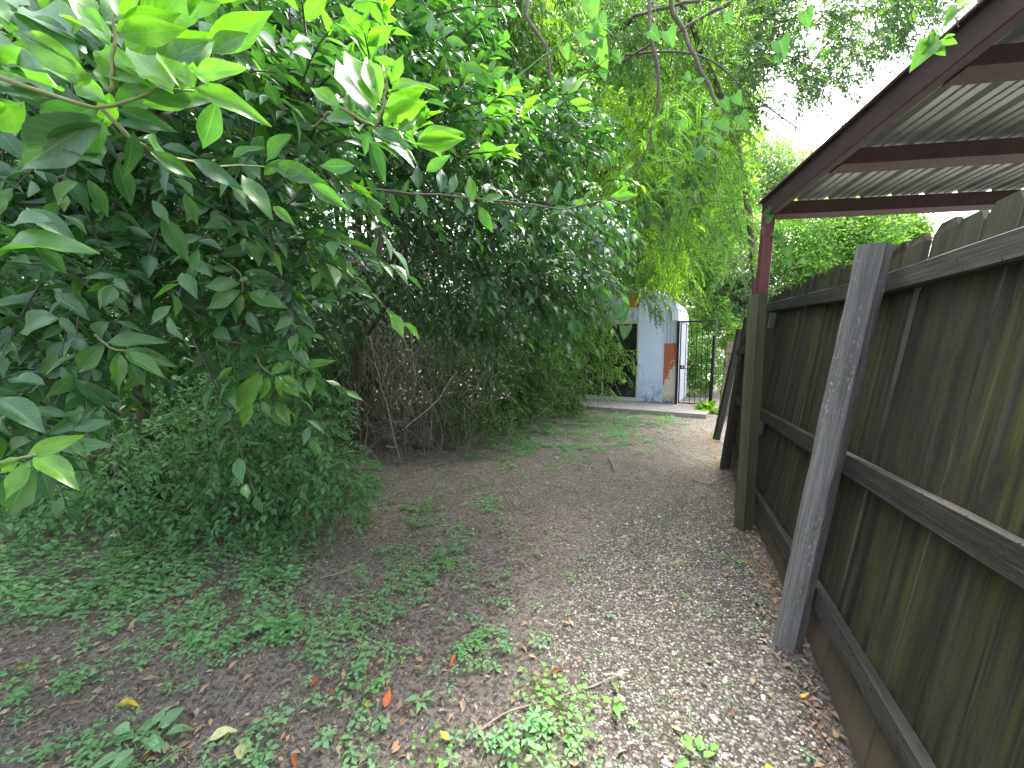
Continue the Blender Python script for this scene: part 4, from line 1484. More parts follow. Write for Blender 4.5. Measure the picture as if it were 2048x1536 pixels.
limb(mim, [at(1240, 475, 5.2), at(1370, 500, 5), at(1510, 405, 4.8)], .006, .004, M['bark'])
LF, STF = Leaves(), []


def fronds(P, D, L, pairs, leaflet, age, LV, ST, hangn=.3):
    """pinnate fronds, each a midrib with leaflet pairs"""
    N_ = len(P)
    D = nrm(D)
    side = nrm(np.cross(D, np.array([0, 0, 1.0]) + RNG.normal(0, .25, (N_, 3))))
    nn = np.cross(side, D)
    L = L * RNG.uniform(.7, 1.2, N_)
    pos = lambda t: P + D * (L * t)[:, None] + np.array([0, 0, -.35]) * (L * t * t)[:, None]
    ST.append(np.stack([pos(t) for t in (0, .5, 1)], 1))
    for j in range(pairs):
        t = .15 + .85 * (j + .5) / pairs
        for sg in (-1, 1):
            d = side * sg + D * .45 + RNG.normal(0, .07, (N_, 3)) + np.array([0, 0, -1]) * hangn
            LV.add(pos(t), d, nn, leaflet * (1 - .35 * abs(2 * t - 1)) * RNG.uniform(.85, 1.1, N_), age)


poly = [(1220, 330), (1330, 180), (1400, 150), (1500, 330), (1520, 420), (1500, 560), (1420, 520), (1330, 480), (1240, 400)]
P = sample_poly(poly, 3.7, 5.8, 620)
fronds(P, np.array([.2, -.2, -.25]) + RNG.normal(0, .6, P.shape), .24, 13, .036, RNG.uniform(0, .5, len(P)), LF, STF)
poly = [(1400, -60), (1940, -60), (1840, 50), (1740, 90), (1680, 190), (1540, 230), (1440, 200)]
P = sample_poly(poly, 3.3, 5.0, 420)
fronds(P, np.array([.3, -.2, -.2]) + RNG.normal(0, .6, P.shape), .17, 9, .026, RNG.uniform(0, .3, len(P)), LF, STF)
poly = [(1530, 405), (1600, 410), (1620, 440), (1540, 470)]
P = sample_poly(poly, 4.2, 4.6, 8)
fronds(P, np.array([.6, -.2, -.3]) + RNG.normal(0, .3, P.shape), .2, 12, .045, 0, LF, STF)
poly = [(1190, 280), (1260, 280), (1270, 360), (1180, 360)]
P = sample_poly(poly, 4.4, 4.9, 14)
fronds(P, np.array([.0, -.2, -.4]) + RNG.normal(0, .4, P.shape), .3, 14, .055, 0, LF, STF)
LF.build('fronds', T_QNARROW, M['frond'], mim)
stems_obj(STF, .003, .0015, M['darktwig'], mim)

# ---- yellow-green shrub drooping in front of the shed ------------------------------
elm = thing('elm_shrub', 'sunlit yellow-green shrub arching over the left half of the shed front', 'shrub', (1.6, 9.2, 0))
for pts in ([(1.6, 9.2, -.1), (1.5, 9.0, 1.2), (1.8, 8.7, 2.4), at(1300, 560, 8.4)], [(1.5, 9.2, -.1), (1.1, 8.8, 1.3), (1.3, 8.4, 2.6)], [(1.7, 9.1, .3), at(1180, 690, 8.5), at(1250, 720, 8.2)]):
    limb(elm, pts, .03, .008, M['bark'], name='stem')
LE, STE = Leaves(), []


def arch(x0, y0, x1, y1, Y, n, drop, sp, age, sz=.05, ln=.3, LV=LE, ST=STE, hang=.3, leafn=12):
    """sprays set along an arching shoot from picture point to picture point"""
    t = RNG.random(n)
    a, b = at(x0, y0, Y + .3), at(x1, y1, Y)
    P = a + (b - a) * t[:, None] + RNG.normal(0, sp, (n, 3)) + np.array([0, 0, 1]) * (drop * np.sin(t * math.pi))[:, None]
    D = nrm(b - a) + RNG.normal(0, .35, (n, 3)) + np.array([0, 0, -.3])
    sprays(LV, P, D, ln, leafn, sz, droop=.4, age_tip=.4, age=np.clip(age + RNG.normal(0, .15, n), 0, 1), hang=hang, spread=.9, stems=ST, K=3)


arch(1120, 530, 1350, 572, 8.2, 380, .1, .18, .6)
arch(1100, 500, 1340, 560, 8.6, 340, .1, .22, .5)
arch(1060, 540, 1190, 640, 8.0, 340, 0, .22, .3)
arch(1150, 645, 1258, 712, 8.1, 60, .05, .08, .75)
arch(1150, 680, 1246, 752, 8.0, 34, .10, .045, .7)
arch(1140, 680, 1222, 745, 8.0, 24, .08, .05, .5)
arch(1090, 600, 1160, 680, 8.0, 260, 0, .17, .6)
arch(1060, 690, 1150, 740, 8.1, 340, 0, .2, .25)
arch(1090, 760, 1225, 784, 8.2, 60, .04, .07, .6)
arch(1050, 775, 1150, 800, 8.2, 260, 0, .13, .45)
arch(1290, 590, 1320, 625, 8.4, 24, 0, .06, .1, sz=.06)
LE.build('foliage', T_QUAD, M['bush'], elm)
stems_obj(STE, .005, .002, M['darktwig'], elm)

# ---- privet-like bush and ivy mound ---------------------------------------------
priv = thing('privet_bush', 'rounded small-leaved dark bush between the dead vines and the yellow-green shrub', 'shrub', (.2, 7.2, 0))
for pts in ([(.2, 7.2, -.1), (.1, 7.0, .8), (-.2, 6.8, 1.5)], [(.3, 7.2, -.1), (.5, 7.1, .7), (.7, 6.9, 1.5)]):
    limb(priv, pts, .03, .01, M['bark'], name='stem')
LP, STP = Leaves(), []
for poly, Y0, Y1, n, ag, sz in (([(850, 600), (1110, 620), (1130, 760), (1080, 830), (950, 850), (860, 800), (830, 700)], 5.6, 7.4, 1300, .12, .05),
                                ([(1030, 620), (1160, 640), (1150, 800), (1060, 820), (1010, 760)], 6.4, 8.0, 700, .22, .05)):
    P = sample_poly(poly, Y0, Y1, n)
    sprays(LP, P, np.array([.2, -.5, .15]) + RNG.normal(0, .6, P.shape), .26, 13, sz, droop=.3, age_tip=.35, age=np.clip(RNG.normal(ag, .12, n), 0, 1), hang=.15, stems=STP, K=3)
P = sample_poly([(840, 640), (900, 620), (1040, 640), (1030, 840), (960, 880), (880, 860), (850, 760)], 4.7, 6.0, 620)
P[:, 2] = np.maximum(P[:, 2], .06)
sprays(LP, P, np.array([.2, -.5, .1]) + RNG.normal(0, .6, P.shape), .24, 11, .045, droop=.3, age_tip=.35, age=np.clip(RNG.normal(.12, .12, len(P)), 0, 1), hang=.15, stems=STP, K=3)
LP.build('foliage', T_SMALL, M['bush'], priv)
stems_obj(STP, .004, .0015, M['darktwig'], priv)

# ---- dead vine tangle ---------------------------------------------------------------
tangle = thing('dead_vine_tangle', 'tangle of bare grey-brown dead vines under the overhanging laurel', 'vine', (-1.5, 5.0, 0))
paths, rad = [], []
for k in range(230):
    bx, by = random.uniform(690, 930), random.uniform(840, 925)
    Yb = min(6.3, max(4.3, gnd(bx, by)[1])) + random.uniform(0, .5)
    b = at(bx, by, Yb)
    b[2] = 0
    tx, ty = bx + random.gauss(0, 90), random.uniform(480, 720)
    t = at(tx, ty, Yb + random.uniform(-.4, .7))
    m1 = b + (t - b) * .35 + RNG.normal(0, .22, 3)
    m2 = b + (t - b) * .7 + RNG.normal(0, .28, 3)
    if k % 4 == 0:
        e = t + RNG.normal(0, .3, 3) - np.array([0, 0, .5])
        P = smooth_path([b, m1, m2, t, e], 16, .012)
    else:
        P = smooth_path([b, m1, m2, t], 14, .012)
    paths.append(P)
    r = random.choice([.003, .004, .005, .008])
    rad.append(np.linspace(r, r * .5, len(P)))
for k in range(520):
    b = at(random.uniform(670, 960), random.uniform(500, 930), random.uniform(4.7, 6.2))
    b[2] = max(.03, b[2])
    d = RNG.normal(0, .3, 3)
    P = smooth_path([b, b + d * .5 + RNG.normal(0, .1, 3), b + d, b + d * 1.3 + RNG.normal(0, .15, 3)], 10, .008)
    P[:, 2] = np.maximum(P[:, 2], .01)
    paths.append(P)
    rad.append(np.full(len(P), random.choice([.002, .003, .004])))
o = obj('stems', tube_mesh('stems', paths, rad, 5), M['dead'], tangle, None, 'stuff')
for (a, b, c, r) in (((800, 930), (760, 760), (720, 610), .011), ((840, 900), (880, 760), (1010, 600), .009), ((760, 880), (830, 720), (860, 520), .008)):
    P0 = gnd(*a)
    P0[2] = 0
    limb(tangle, [P0, at(b[0], b[1], P0[1] + .1), at(c[0], c[1], P0[1] + .3)], r, r * .5, M['dead'], n=14, name='stem')
LT, STT = Leaves(), []
P = sample_poly([(690, 640), (900, 560), (1000, 700), (980, 860), (900, 880), (720, 840)], 4.6, 6.0, 170)
sprays(LT, P, RNG.normal(0, .6, P.shape), .2, 6, .04, droop=.4, age=.1, age_tip=.2, stems=STT, K=3)
LT.build('sparse_leaves', T_SMALL, M['under'], tangle)
lg = obj('dead_log', tube_mesh('log', [smooth_path([gnd(800, 880, .03), gnd(830, 893, .04), gnd(862, 898, .02)], 10, .006)], [[.02] * 10], 7), M['bark'])
tag(lg, 'short dark rotten branch lying at the foot of the dead vines', 'branch')

# ---- understorey shrub on the left ------------------------------------------------
und = thing('understorey_shrub', 'low leafy shrub with matte ovate leaves under the laurel on the left', 'shrub', (-1.9, 3.6, 0))
LU, STU = Leaves(), []
poly = [(-60, 1010), (250, 850), (420, 790), (640, 800), (700, 880), (745, 960), (740, 1010), (640, 1040), (560, 1100), (480, 1060), (250, 1050), (60, 1050)]
P = sample_poly(poly, 2.5, 4.0, 1150)
P[:, 2] = np.maximum(P[:, 2], .10)
sprays(LU, P, np.array([.35, -.5, .0]) + RNG.normal(0, .4, P.shape), .26, 9, .062, droop=.35, age_tip=.25, age=np.clip(RNG.normal(.15, .15, len(P)), 0, 1), hang=.12, njit=.3, stems=STU, K=4)
poly = [(-100, 800), (200, 780), (600, 720), (700, 800), (640, 900), (300, 880), (-100, 1000)]
P = sample_poly(poly, 3.3, 4.8, 900)
sprays(LU, P, np.array([.3, -.5, .1]) + RNG.normal(0, .4, P.shape), .3, 9, .06, droop=.35, age_tip=.1, age=0, hang=.3, stems=STU, K=4)
LU.build('foliage', T_OV, M['under'], und, singles=300)
stems_obj(STU, .003, .0013, M['darktwig'], und)
for k in range(14):
    x, y = random.uniform(60, 640), random.uniform(1010, 1080)
    b = gnd(x, y)
    if b[1] > 3.6:
        continue
    b[2] = 0
    limb(und, [b, b + np.array([random.uniform(-.1, .1), .25, .3]), b + np.array([random.uniform(-.2, .2), .45, .65])], .006, .003, M['dead'], n=8, name='stem', sides=6)

# ---- climbing and hanging vines -----------------------------------------------------
hv = thing('hanging_vine', 'thin vine with arrow-shaped leaves dangling in front of the shed door', 'vine', at(1160, 480, 3.2))
limb(hv, [at(1120, 410, 3.1), at(1150, 480, 3.1), at(1176, 560, 3.1), at(1215, 615, 3.1), at(1238, 640, 3.1), at(1250, 655, 3.1)], .005, .0025, M['twig'], n=18, name='stem', wob=.004)
LVv = Leaves()
for (bx, by, tx, ty) in ((1175, 540, 1200, 570), (1190, 548, 1180, 578), (1200, 590, 1222, 598), (1195, 520, 1205, 540), (1240, 622, 1222, 640), (1242, 610, 1246, 640), (1252, 652, 1248, 674), (1160, 500, 1140, 480), (1168, 535, 1190, 520), (1140, 655, 1142, 672), (1155, 650, 1160, 672), (1120, 500, 1135, 470)):
    b, t = at(bx, by, 3.1), at(tx, ty, 3.06)
    LVv.add(b, t - b, nrm(np.array([0, 0, EYE]) - b) + np.array([0, 0, .5]), np.linalg.norm(t - b) * 1.15, .25)
LVv.build('leaf', T_HEART, M['vine'], hv, singles=40, hero=T_HEART)
tv = thing('tendril_vine', 'long pale green tendril arching across the upper middle foliage', 'vine', at(980, 170, 2.6))
limb(tv, [at(975, 175, 2.6), at(1030, 155, 2.6), at(1080, 118, 2.6), at(1140, 70, 2.6), at(1195, 48, 2.6), at(1235, 50, 2.6)], .0035, .0022, M['vine'], n=20, name='stem', wob=.003)
limb(tv, [at(1195, 48, 2.6), at(1215, 60, 2.6), at(1228, 74, 2.6)], .0024, .0015, M['vine'], n=8, name='stem', wob=.001)
LVt = Leaves()
for (bx, by, tx, ty) in ((1020, 165, 1045, 195), (1172, 58, 1190, 110), (1128, 92, 1135, 115), (1185, 60, 1205, 92), (1190, 85, 1213, 130), (1180, 0, 1190, 40)):
    b, t = at(bx, by, 2.6), at(tx, ty, 2.58)
    LVt.add(b, t - b, nrm(np.array([0, 0, EYE]) - b) + np.array([0, 0, .4]), np.linalg.norm(t - b), .5)
LVt.build('leaf', T_HEART, M['vine'], tv, singles=10, hero=T_HEART)
mv = thing('arrowleaf_vine', 'vine with scattered heart-shaped leaves twining through the ferny mimosa limbs', 'vine', at(1400, 300, 3.4))
LVm = Leaves()
hl = [(1370, 150, 1385, 165), (1395, 165, 1415, 150), (1445, 200, 1462, 225), (1470, 190, 1485, 215), (1440, 240, 1462, 268), (1400, 300, 1395, 330), (1415, 240, 1420, 265), (1480, 230, 1500, 262), (1300, 60, 1325, 85), (1335, 62, 1350, 100), (1205, 140, 1212, 165),
      (1560, 80, 1572, 125), (1555, 110, 1560, 130), (1410, 300, 1385, 325), (1200, 30, 1215, 60), (1430, 275, 1450, 290), (1230, 110, 1245, 130), (1360, 240, 1372, 262), (1455, 25, 1462, 50), (1610, 20, 1620, 60)]
for (bx, by, tx, ty) in hl:
    b, t = at(bx, by, 3.3), at(tx, ty, 3.28)
    LVm.add(b, t - b, nrm(np.array([0, 0, EYE]) - b) + np.array([0, 0, .4]), max(.05, .8 * np.linalg.norm(t - b)), .1)
LVm.build('leaf', T_HEART, M['vine'], mv, singles=30, hero=T_HEART)
for pts in ([(1300, -20), (1330, 70), (1380, 160), (1440, 230), (1480, 250)], [(1440, 240), (1400, 310), (1330, 330)], [(1200, -10), (1205, 60), (1210, 150), (1225, 200)]):
    limb(mv, [at(x, y, 3.32) for x, y in pts], .0028, .0018, M['twig'], n=14, name='stem', wob=.006)
# vine on the steel post and corner
cv = thing('carport_vine', 'pale vine stem with pointed leaves wound on the corner of the red carport frame', 'vine', at(1520, 420, 3.2))
limb(cv, [at(1520, 380, 3.2), at(1515, 400, 3.18), at(1524, 425, 3.18), at(1522, 445, 3.18), at(1528, 470, 3.18)], .003, .002, M['dead'], n=14, name='stem', wob=.003)
limb(cv, [at(1524, 425, 3.18), at(1516, 440, 3.17), at(1513, 455, 3.17)], .0015, .001, M['dead'], n=8, name='stem', wob=.002)
limb(cv, [at(1524, 425, 3.2), at(1560, 480, 3.3), at(1575, 510, 3.4), at(1600, 535, 3.5)], .002, .0015, M['twig'], n=8, name='stem', wob=.003)
LVc = Leaves()
for (bx, by, tx, ty) in ((1535, 425, 1545, 405), (1548, 465, 1560, 480), (1556, 470, 1562, 495), (1572, 495, 1580, 525), (1575, 515, 1582, 540), (1600, 520, 1620, 530), (1540, 430, 1535, 450)):
    b, t = at(bx, by, 3.2), at(tx, ty, 3.15)
    LVc.add(b, t - b, nrm(np.array([0, 0, EYE]) - b), np.linalg.norm(t - b) * .7, .2)
LVc.build('leaf', T_HEART, M['vine'], cv, singles=20, hero=T_HEART)
# light leaves against the roof beam
rv = thing('roof_vine', 'sprig of light green leaves lying over the top edge of the carport beam', 'vine', at(1880, 60, 2.0))
LVr = Leaves()
cx_, cy_ = 1480, 0
for (bx, by, tx, ty) in ((1400, 270, 1250, 480), (1430, 250, 1350, 300), (1440, 290, 1580, 310), (1470, 270, 1560, 245), (1400, 260, 1420, 200), (1380, 310, 1300, 300), (1420, 340, 1480, 400), (1400, 330, 1330, 380), (1450, 320, 1400, 380), (1360, 250, 1380, 225), (1600, 60, 1480, 150), (1570, 60, 1630, 80), (1540, 40, 1500, 110), (1560, 10, 1640, 0), (1590, 40, 1670, 20)):
    b, t = at(cx_ + bx / 3.606, by / 3.606, 1.60), at(cx_ + tx / 3.606, ty / 3.606, 1.58)
    LVr.add(b, t - b, nrm(np.array([0, 0, EYE]) - b) + RNG.normal(0, .2, 3), np.linalg.norm(t - b), .55)
LVr.build('leaf', T_OV, M['vine'], rv, singles=20, hero=T_OV)
limb(rv, [at(1900, -30, 1.7), at(1890, 30, 1.63), at(1875, 75, 1.6), at(1850, 100, 1.6)], .003, .002, M['twig'], n=10, name='stem')
limb(rv, [at(1912, 30, 1.6), at(1915, 42, 1.6), at(1918, 54, 1.6)], .002, .001, M['dead'], n=8, name='stem', wob=.003)


# ---- trees beyond ------------------------------------------------------------------------
def crown_tree(label, base, lumps, nleaf, size, material, tpl, age, trunk_r=.14, group=None, cat='tree', name='tree', top=None):
    """a tree with a crown of leaf clumps; lumps: (centre, radius)"""
    t = thing(name, label, cat, (base[0], base[1], 0), group)
    tp = top if top is not None else np.mean([np.array(c) for c, r in lumps], 0)
    limb(t, [(base[0], base[1], -.2), (base[0] + .1, base[1], tp[2] * .45), tuple(tp)], trunk_r, trunk_r * .4, M['bark'], name='trunk', wob=.03)
    LV = Leaves()
    vols = np.array([r ** 2.2 for c, r in lumps])
    for (c, r), k in zip(lumps, (vols / vols.sum() * nleaf).astype(int)):
        ncl = max(6, k // 26)
        d = nrm(RNG.normal(0, 1, (ncl, 3)))
        rr = r * RNG.uniform(.35, 1.08, ncl) ** .6
        cc = np.array(c) + d * rr[:, None] * np.array([1, .8, .85])
        ag0 = np.clip(RNG.normal(age, .25, ncl), 0, 1)
        ii = RNG.integers(0, ncl, k)
        p = cc[ii] + RNG.normal(0, r * .11, (k, 3))
        LV.add(p, d[ii] + RNG.normal(0, .8, (k, 3)) + np.array([0, 0, -.3]), d[ii] * .5 + np.array([0, 0, .7]) + RNG.normal(0, .5, (k, 3)), size * RNG.uniform(.7, 1.3, k), ag0[ii])
        if r > .8:
            limb(t, [tuple(tp * .6 + np.array([base[0], base[1], tp[2] * .5]) * .4), tuple(np.array(c) + (tp - np.array(c)) * .4), tuple(c)], trunk_r * .35, trunk_r * .1, M['bark'], wob=.03)
    LV.build('crown', tpl, material, t)
    return t


def lump(x, y, Y, rpx):
    return (at(x, y, Y), rpx * Y / FPX)


crown_tree('leafy green tree above the fence, right of the red post', (10.2, 15.5), [lump(1620, 480, 14, 90), lump(1700, 455, 14.5, 80), lump(1780, 450, 15, 60), lump(1700, 530, 14, 90), lump(1590, 560, 13.5, 80), lump(1640, 600, 13.5, 70), lump(1800, 480, 15, 50), lump(1760, 540, 14, 60)],
           60000, .13, M['bgleaf'], T_QUAD, .4, .16, name='broadleaf_tree')
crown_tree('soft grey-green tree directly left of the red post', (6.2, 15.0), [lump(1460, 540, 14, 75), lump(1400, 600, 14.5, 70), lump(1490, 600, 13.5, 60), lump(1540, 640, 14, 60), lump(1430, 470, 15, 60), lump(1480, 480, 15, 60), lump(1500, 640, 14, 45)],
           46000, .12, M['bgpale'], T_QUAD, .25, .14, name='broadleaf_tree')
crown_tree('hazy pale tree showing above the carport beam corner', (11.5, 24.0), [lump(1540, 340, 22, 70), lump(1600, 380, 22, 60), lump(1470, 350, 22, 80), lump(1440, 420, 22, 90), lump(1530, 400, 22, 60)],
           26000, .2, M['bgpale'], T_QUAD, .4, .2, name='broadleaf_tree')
crown_tree('dark-trunked tree behind the shed roof', (4.6, 13.5), [lump(1330, 520, 12.5, 80), lump(1390, 530, 12.5, 60), lump(1270, 500, 12.5, 90), lump(1360, 450, 13, 80), lump(1290, 430, 13, 80), lump(1400, 400, 13, 90)],
           44000, .13, M['bgleaf'], T_QUAD, .55, .13, name='broadleaf_tree')
crown_tree('tall tree filling the gap above the mimosa', (3.0, 15.0), [lump(1250, 250, 13, 120), lump(1380, 250, 13, 110), lump(1130, 100, 13, 130), lump(1300, 60, 13, 120), lump(1180, 330, 12, 110), lump(1000, 250, 12, 150), lump(1440, 130, 13, 60)],
           80000, .14, M['bgleaf'], T_QUAD, .6, .2, name='broadleaf_tree')
crown_tree('light green leafy sapling seen through the iron gate bars', (6.3, 12.6), [lump(1395, 690, 12, 38), lump(1410, 740, 12, 40), lump(1375, 740, 12.2, 30), lump(1440, 660, 12.5, 40), lump(1420, 620, 13, 40), lump(1385, 650, 12.6, 28), lump(1400, 785, 12, 26), lump(1460, 680, 13, 30)],
           11000, .10, M['bgleaf'], T_SMALL, .35, .05, cat='sapling', name='sapling')

# deep woods closing the view, one mass
LW = Leaves()
k = 120000
poly = [(-500, -300), (900, -300), (1150, 200), (1250, 760), (400, 790), (-500, 800)]
P = sample_poly(poly, 7.5, 13.0, k)
keepw = np.array([noise.noise(Vector((a * .9, b * .9, c * .9))) for a, b, c in P]) > -.22
P = P[keepw & (P[:, 2] > 0)]
LW.add(P, RNG.normal(0, 1, P.shape) + np.array([0, 0, -.6]), np.array([0, -.3, .8]) + RNG.normal(0, .5, P.shape), .17 * RNG.uniform(.7, 1.4, len(P)), RNG.uniform(0, .25, len(P)))
n_ = 26000
P = np.stack([RNG.uniform(-14, -2.5, n_), RNG.uniform(1.0, 9, n_), RNG.uniform(0, 5.5, n_)], 1)
P = P[(P[:, 0] < -3.4 - .0 * P[:, 1])]
LW.add(P, RNG.normal(0, 1, P.shape) + np.array([0, 0, -.6]), np.array([.3, -.3, .8]) + RNG.normal(0, .5, P.shape), .15, RNG.uniform(0, .2, len(P)))
n_ = 42000
P = np.stack([RNG.uniform(-7.5, 1.0, n_), RNG.uniform(6.6, 8.6, n_), RNG.uniform(0, 3.4, n_)], 1)
P = P[(P[:, 1] > 6.6 + .5 * np.abs(P[:, 0]) * 0) & (P[:, 0] < .2 + (P[:, 1] - 6.6) * .35)]
LW.add(P, RNG.normal(0, 1, P.shape) + np.array([0, 0, -.6]), np.array([0, -.4, .8]) + RNG.normal(0, .5, P.shape), .10 * RNG.uniform(.7, 1.4, len(P)), RNG.uniform(0, .15, len(P)))
n_ = 16000
P = np.stack([RNG.uniform(-5.5, -2.2, n_), RNG.uniform(4.6, 7, n_), RNG.uniform(0, 2.6, n_)], 1)
LW.add(P, RNG.normal(0, 1, P.shape) + np.array([0, 0, -.6]), np.array([0, -.4, .8]) + RNG.normal(0, .5, P.shape), .10 * RNG.uniform(.7, 1.4, len(P)), RNG.uniform(0, .15, len(P)))
P = sample_poly([(-400, -200), (1000, -200), (1000, 420), (-400, 500)], 5.2, 7.6, 26000)
LW.add(P, RNG.normal(0, 1, P.shape) + np.array([0, 0, -.6]), np.array([0, -.3, .8]) + RNG.normal(0, .5, P.shape), .14 * RNG.uniform(.7, 1.3, len(P)), RNG.uniform(0, .35, len(P)))
o = LW.build('woods', T_QUAD, M['bush'], None)
o['label'] = 'dense dark woods behind the shrubs'
woods_p = []
for kx in range(26):
    x = random.uniform(-9, 1.0)
    y = random.uniform(7.2, 12)
    woods_p.append(smooth_path([(x, y, -.1), (x + random.uniform(-.3, .3), y, 2), (x + random.uniform(-.7, .7), y, 6)], 8, .03))
o = obj('woods_trunks', tube_mesh('woods_trunks', woods_p, [np.linspace(.09, .05, 8)] * len(woods_p), 7), M['bark'], None, None, 'stuff')
o['label'] = 'thin dark trunks standing in the woods behind the shrubs'

# greenery beyond the gate, far hedge behind the right fence
LG = Leaves()
k = 9000
P = np.stack([RNG.uniform(4.0, 13, k), RNG.uniform(12.6, 15, k), RNG.uniform(0, 2.2, k) ** 1.0], 1)
LG.add(P, RNG.normal(0, 1, P.shape), np.array([0, -.3, .8]) + RNG.normal(0, .5, P.shape), .10, RNG.uniform(.1, .7, k))
o = LG.build('hedge', T_SMALL, M['bgleaf'], None)
tag(o, 'light green hedge closing the yard beyond the iron gate', 'hedge')
del o['kind']

# fern at the foot of the gate post
fern = thing('fern', 'small bright green fern growing at the foot of the gate post', 'plant', gnd(1415, 828))
LFn, STn = Leaves(), []
fb = gnd(1415, 826)
P = np.repeat([fb], 46, 0) + RNG.normal(0, .07, (46, 3)) * np.array([1, 1, 0])
fronds(P, RNG.normal(0, .6, P.shape) * np.array([1, 1, .2]) + np.array([0, -.1, .75]), .42, 10, .085, RNG.uniform(.4, .9, 46), LFn, STn, hangn=.1)
LFn.build('fronds', T_QNARROW, M['bush'], fern)
stems_obj(STn, .002, .001, M['twig'], fern)

# ================================================================== GROUND LIFE
def ground_xy(n, x0=-5, x1=5.6, y0=.35, y1=11, near=True):
    """positions on the ground, denser near the camera like the picture needs"""
    yy = y0 + (y1 - y0) * RNG.random(n) ** (1.7 if near else 1)
    xx = RNG.uniform(x0, x1, n)
    return xx, yy


def zat(x, y):
    return relief(x, y)


def ppx(x, y):
    px, py, _ = proj(np.stack([x, y, np.zeros_like(x)], -1))
    return px, py


FENX = lambda y: .655 + .432 * y - .03
# pebbles
tp = (np.array([(-.5, -.35, .05), (.45, -.4, .0), (.55, .3, .06), (-.4, .42, 0), (-.1, -.05, .42), (.2, .12, .36)]), None, None)
Vp = np.array([(-.5, -.35, -.1), (.45, -.42, -.1), (.55, .32, -.1), (-.42, .45, -.1), (-.3, -.2, .28), (.28, -.22, .33), (.32, .2, .26), (-.22, .26, .3)])
Fp = np.array([(0, 1, 5, 4), (1, 2, 6, 5), (2, 3, 7, 6), (3, 0, 4, 7), (4, 5, 6, 7)])


def pebbles(x, y, size, name, label):
    n = len(x)
    an = RNG.uniform(0, 6.28, n)
    ca, sa = np.cos(an), np.sin(an)
    V = np.repeat(Vp[None], n, 0) * (1 + RNG.normal(0, .16, (n, len(Vp), 3)))
    V = V * size[:, None, None] * np.stack([np.ones(n), RNG.uniform(.55, 1, n), RNG.uniform(.35, .9, n)], 1)[:, None, :]
    X = V[:, :, 0] * ca[:, None] - V[:, :, 1] * sa[:, None] + x[:, None]
    Y = V[:, :, 0] * sa[:, None] + V[:, :, 1] * ca[:, None] + y[:, None]
    Z = V[:, :, 2] + zat(x, y)[:, None] - .004
    VV = np.stack([X, Y, Z], -1).reshape(-1, 3)
    FF = (Fp[None] + (np.arange(n) * 8)[:, None, None]).reshape(-1, 4)
    L = np.zeros((n, 8, 3))
    L[:, :, 2] = RNG.random(n)[:, None]
    o = obj(name, np_mesh(name, VV, FF, False, L.reshape(-1, 3)), M['stone'], None, None, 'stuff')
    o['label'] = label


x, y = ground_xy(150000, -1.2, 4.2, .5, 7.5)
g = gravel_amount(x, y)
k = (RNG.random(len(x)) < g * .5) & (x < FENX(y) + .02)
x, y = x[k], y[k]
pebbles(x, y, .0035 + .011 * RNG.random(len(x)) ** 3.5, 'gravel', 'pale crushed stone strewn along the fence side of the path')
x, y = ground_xy(2600, -.6, 2.6, .5, 4)
g = gravel_amount(x, y)
k = (RNG.random(len(x)) < g) & (x < FENX(y) - .02)
pebbles(x[k], y[k], RNG.uniform(.009, .017, k.sum()) + .014 * (RNG.random(k.sum()) < .12), 'loose_stones', 'larger loose stones among the gravel')

# litter of dry leaf bits and twigs
LL = Leaves()
x, y = ground_xy(120000, -5, 4.6, .4, 9.5)
g = gravel_amount(x, y)
k = (x < FENX(y)) & (RNG.random(len(x)) < (1 - .78 * g)) & ~((y > 8.6) & (x > 1.0))
x, y = x[k], y[k]
ns_ = 5000
ys_ = RNG.uniform(.4, 6.5, ns_)
xs_ = FENX(ys_) - np.abs(RNG.normal(0, .10, ns_))
x, y = np.concatenate([x, xs_]), np.concatenate([y, ys_])
z = zat(x, y) + RNG.uniform(.001, .012, len(x))
n = len(x)
LL.add(np.stack([x, y, z], 1), RNG.normal(0, 1, (n, 3)) * np.array([1, 1, .22]), np.array([0, 0, 1.0]) + RNG.normal(0, .35, (n, 3)), np.where(RNG.random(n) < .88, RNG.uniform(.005, .014, n), RNG.uniform(.02, .045, n)), RNG.random(n) ** 1.6)
o = LL.build('leaf_litter', [T_SMALL[0], T_SMALL[1], T_NARROW[0]], M['litter'], None)
o['label'] = 'brown and tan leaf litter scattered over the bare soil'
n = 19000
x, y = ground_xy(n, -5, 4.4, .4, 8.5)
k = x < FENX(y) - .05
x, y = x[k], y[k]
z = zat(x, y) + .004
an = RNG.uniform(0, 6.28, len(x))
L = RNG.uniform(.015, .07, len(x)) * RNG.uniform(.5, 1.4, len(x))
d = np.stack([np.cos(an), np.sin(an), RNG.normal(0, .08, len(x))], 1) * L[:, None]
c = np.stack([x, y, z], 1)
md = c + d * .5 + RNG.normal(0, .004, c.shape)
o = fast_tubes('twig_litter', np.stack([c, md, c + d], 1), np.full(len(x), .0013), np.full(len(x), .0008), M['dead'])
o['label'] = 'fine dry twigs scattered over the soil'

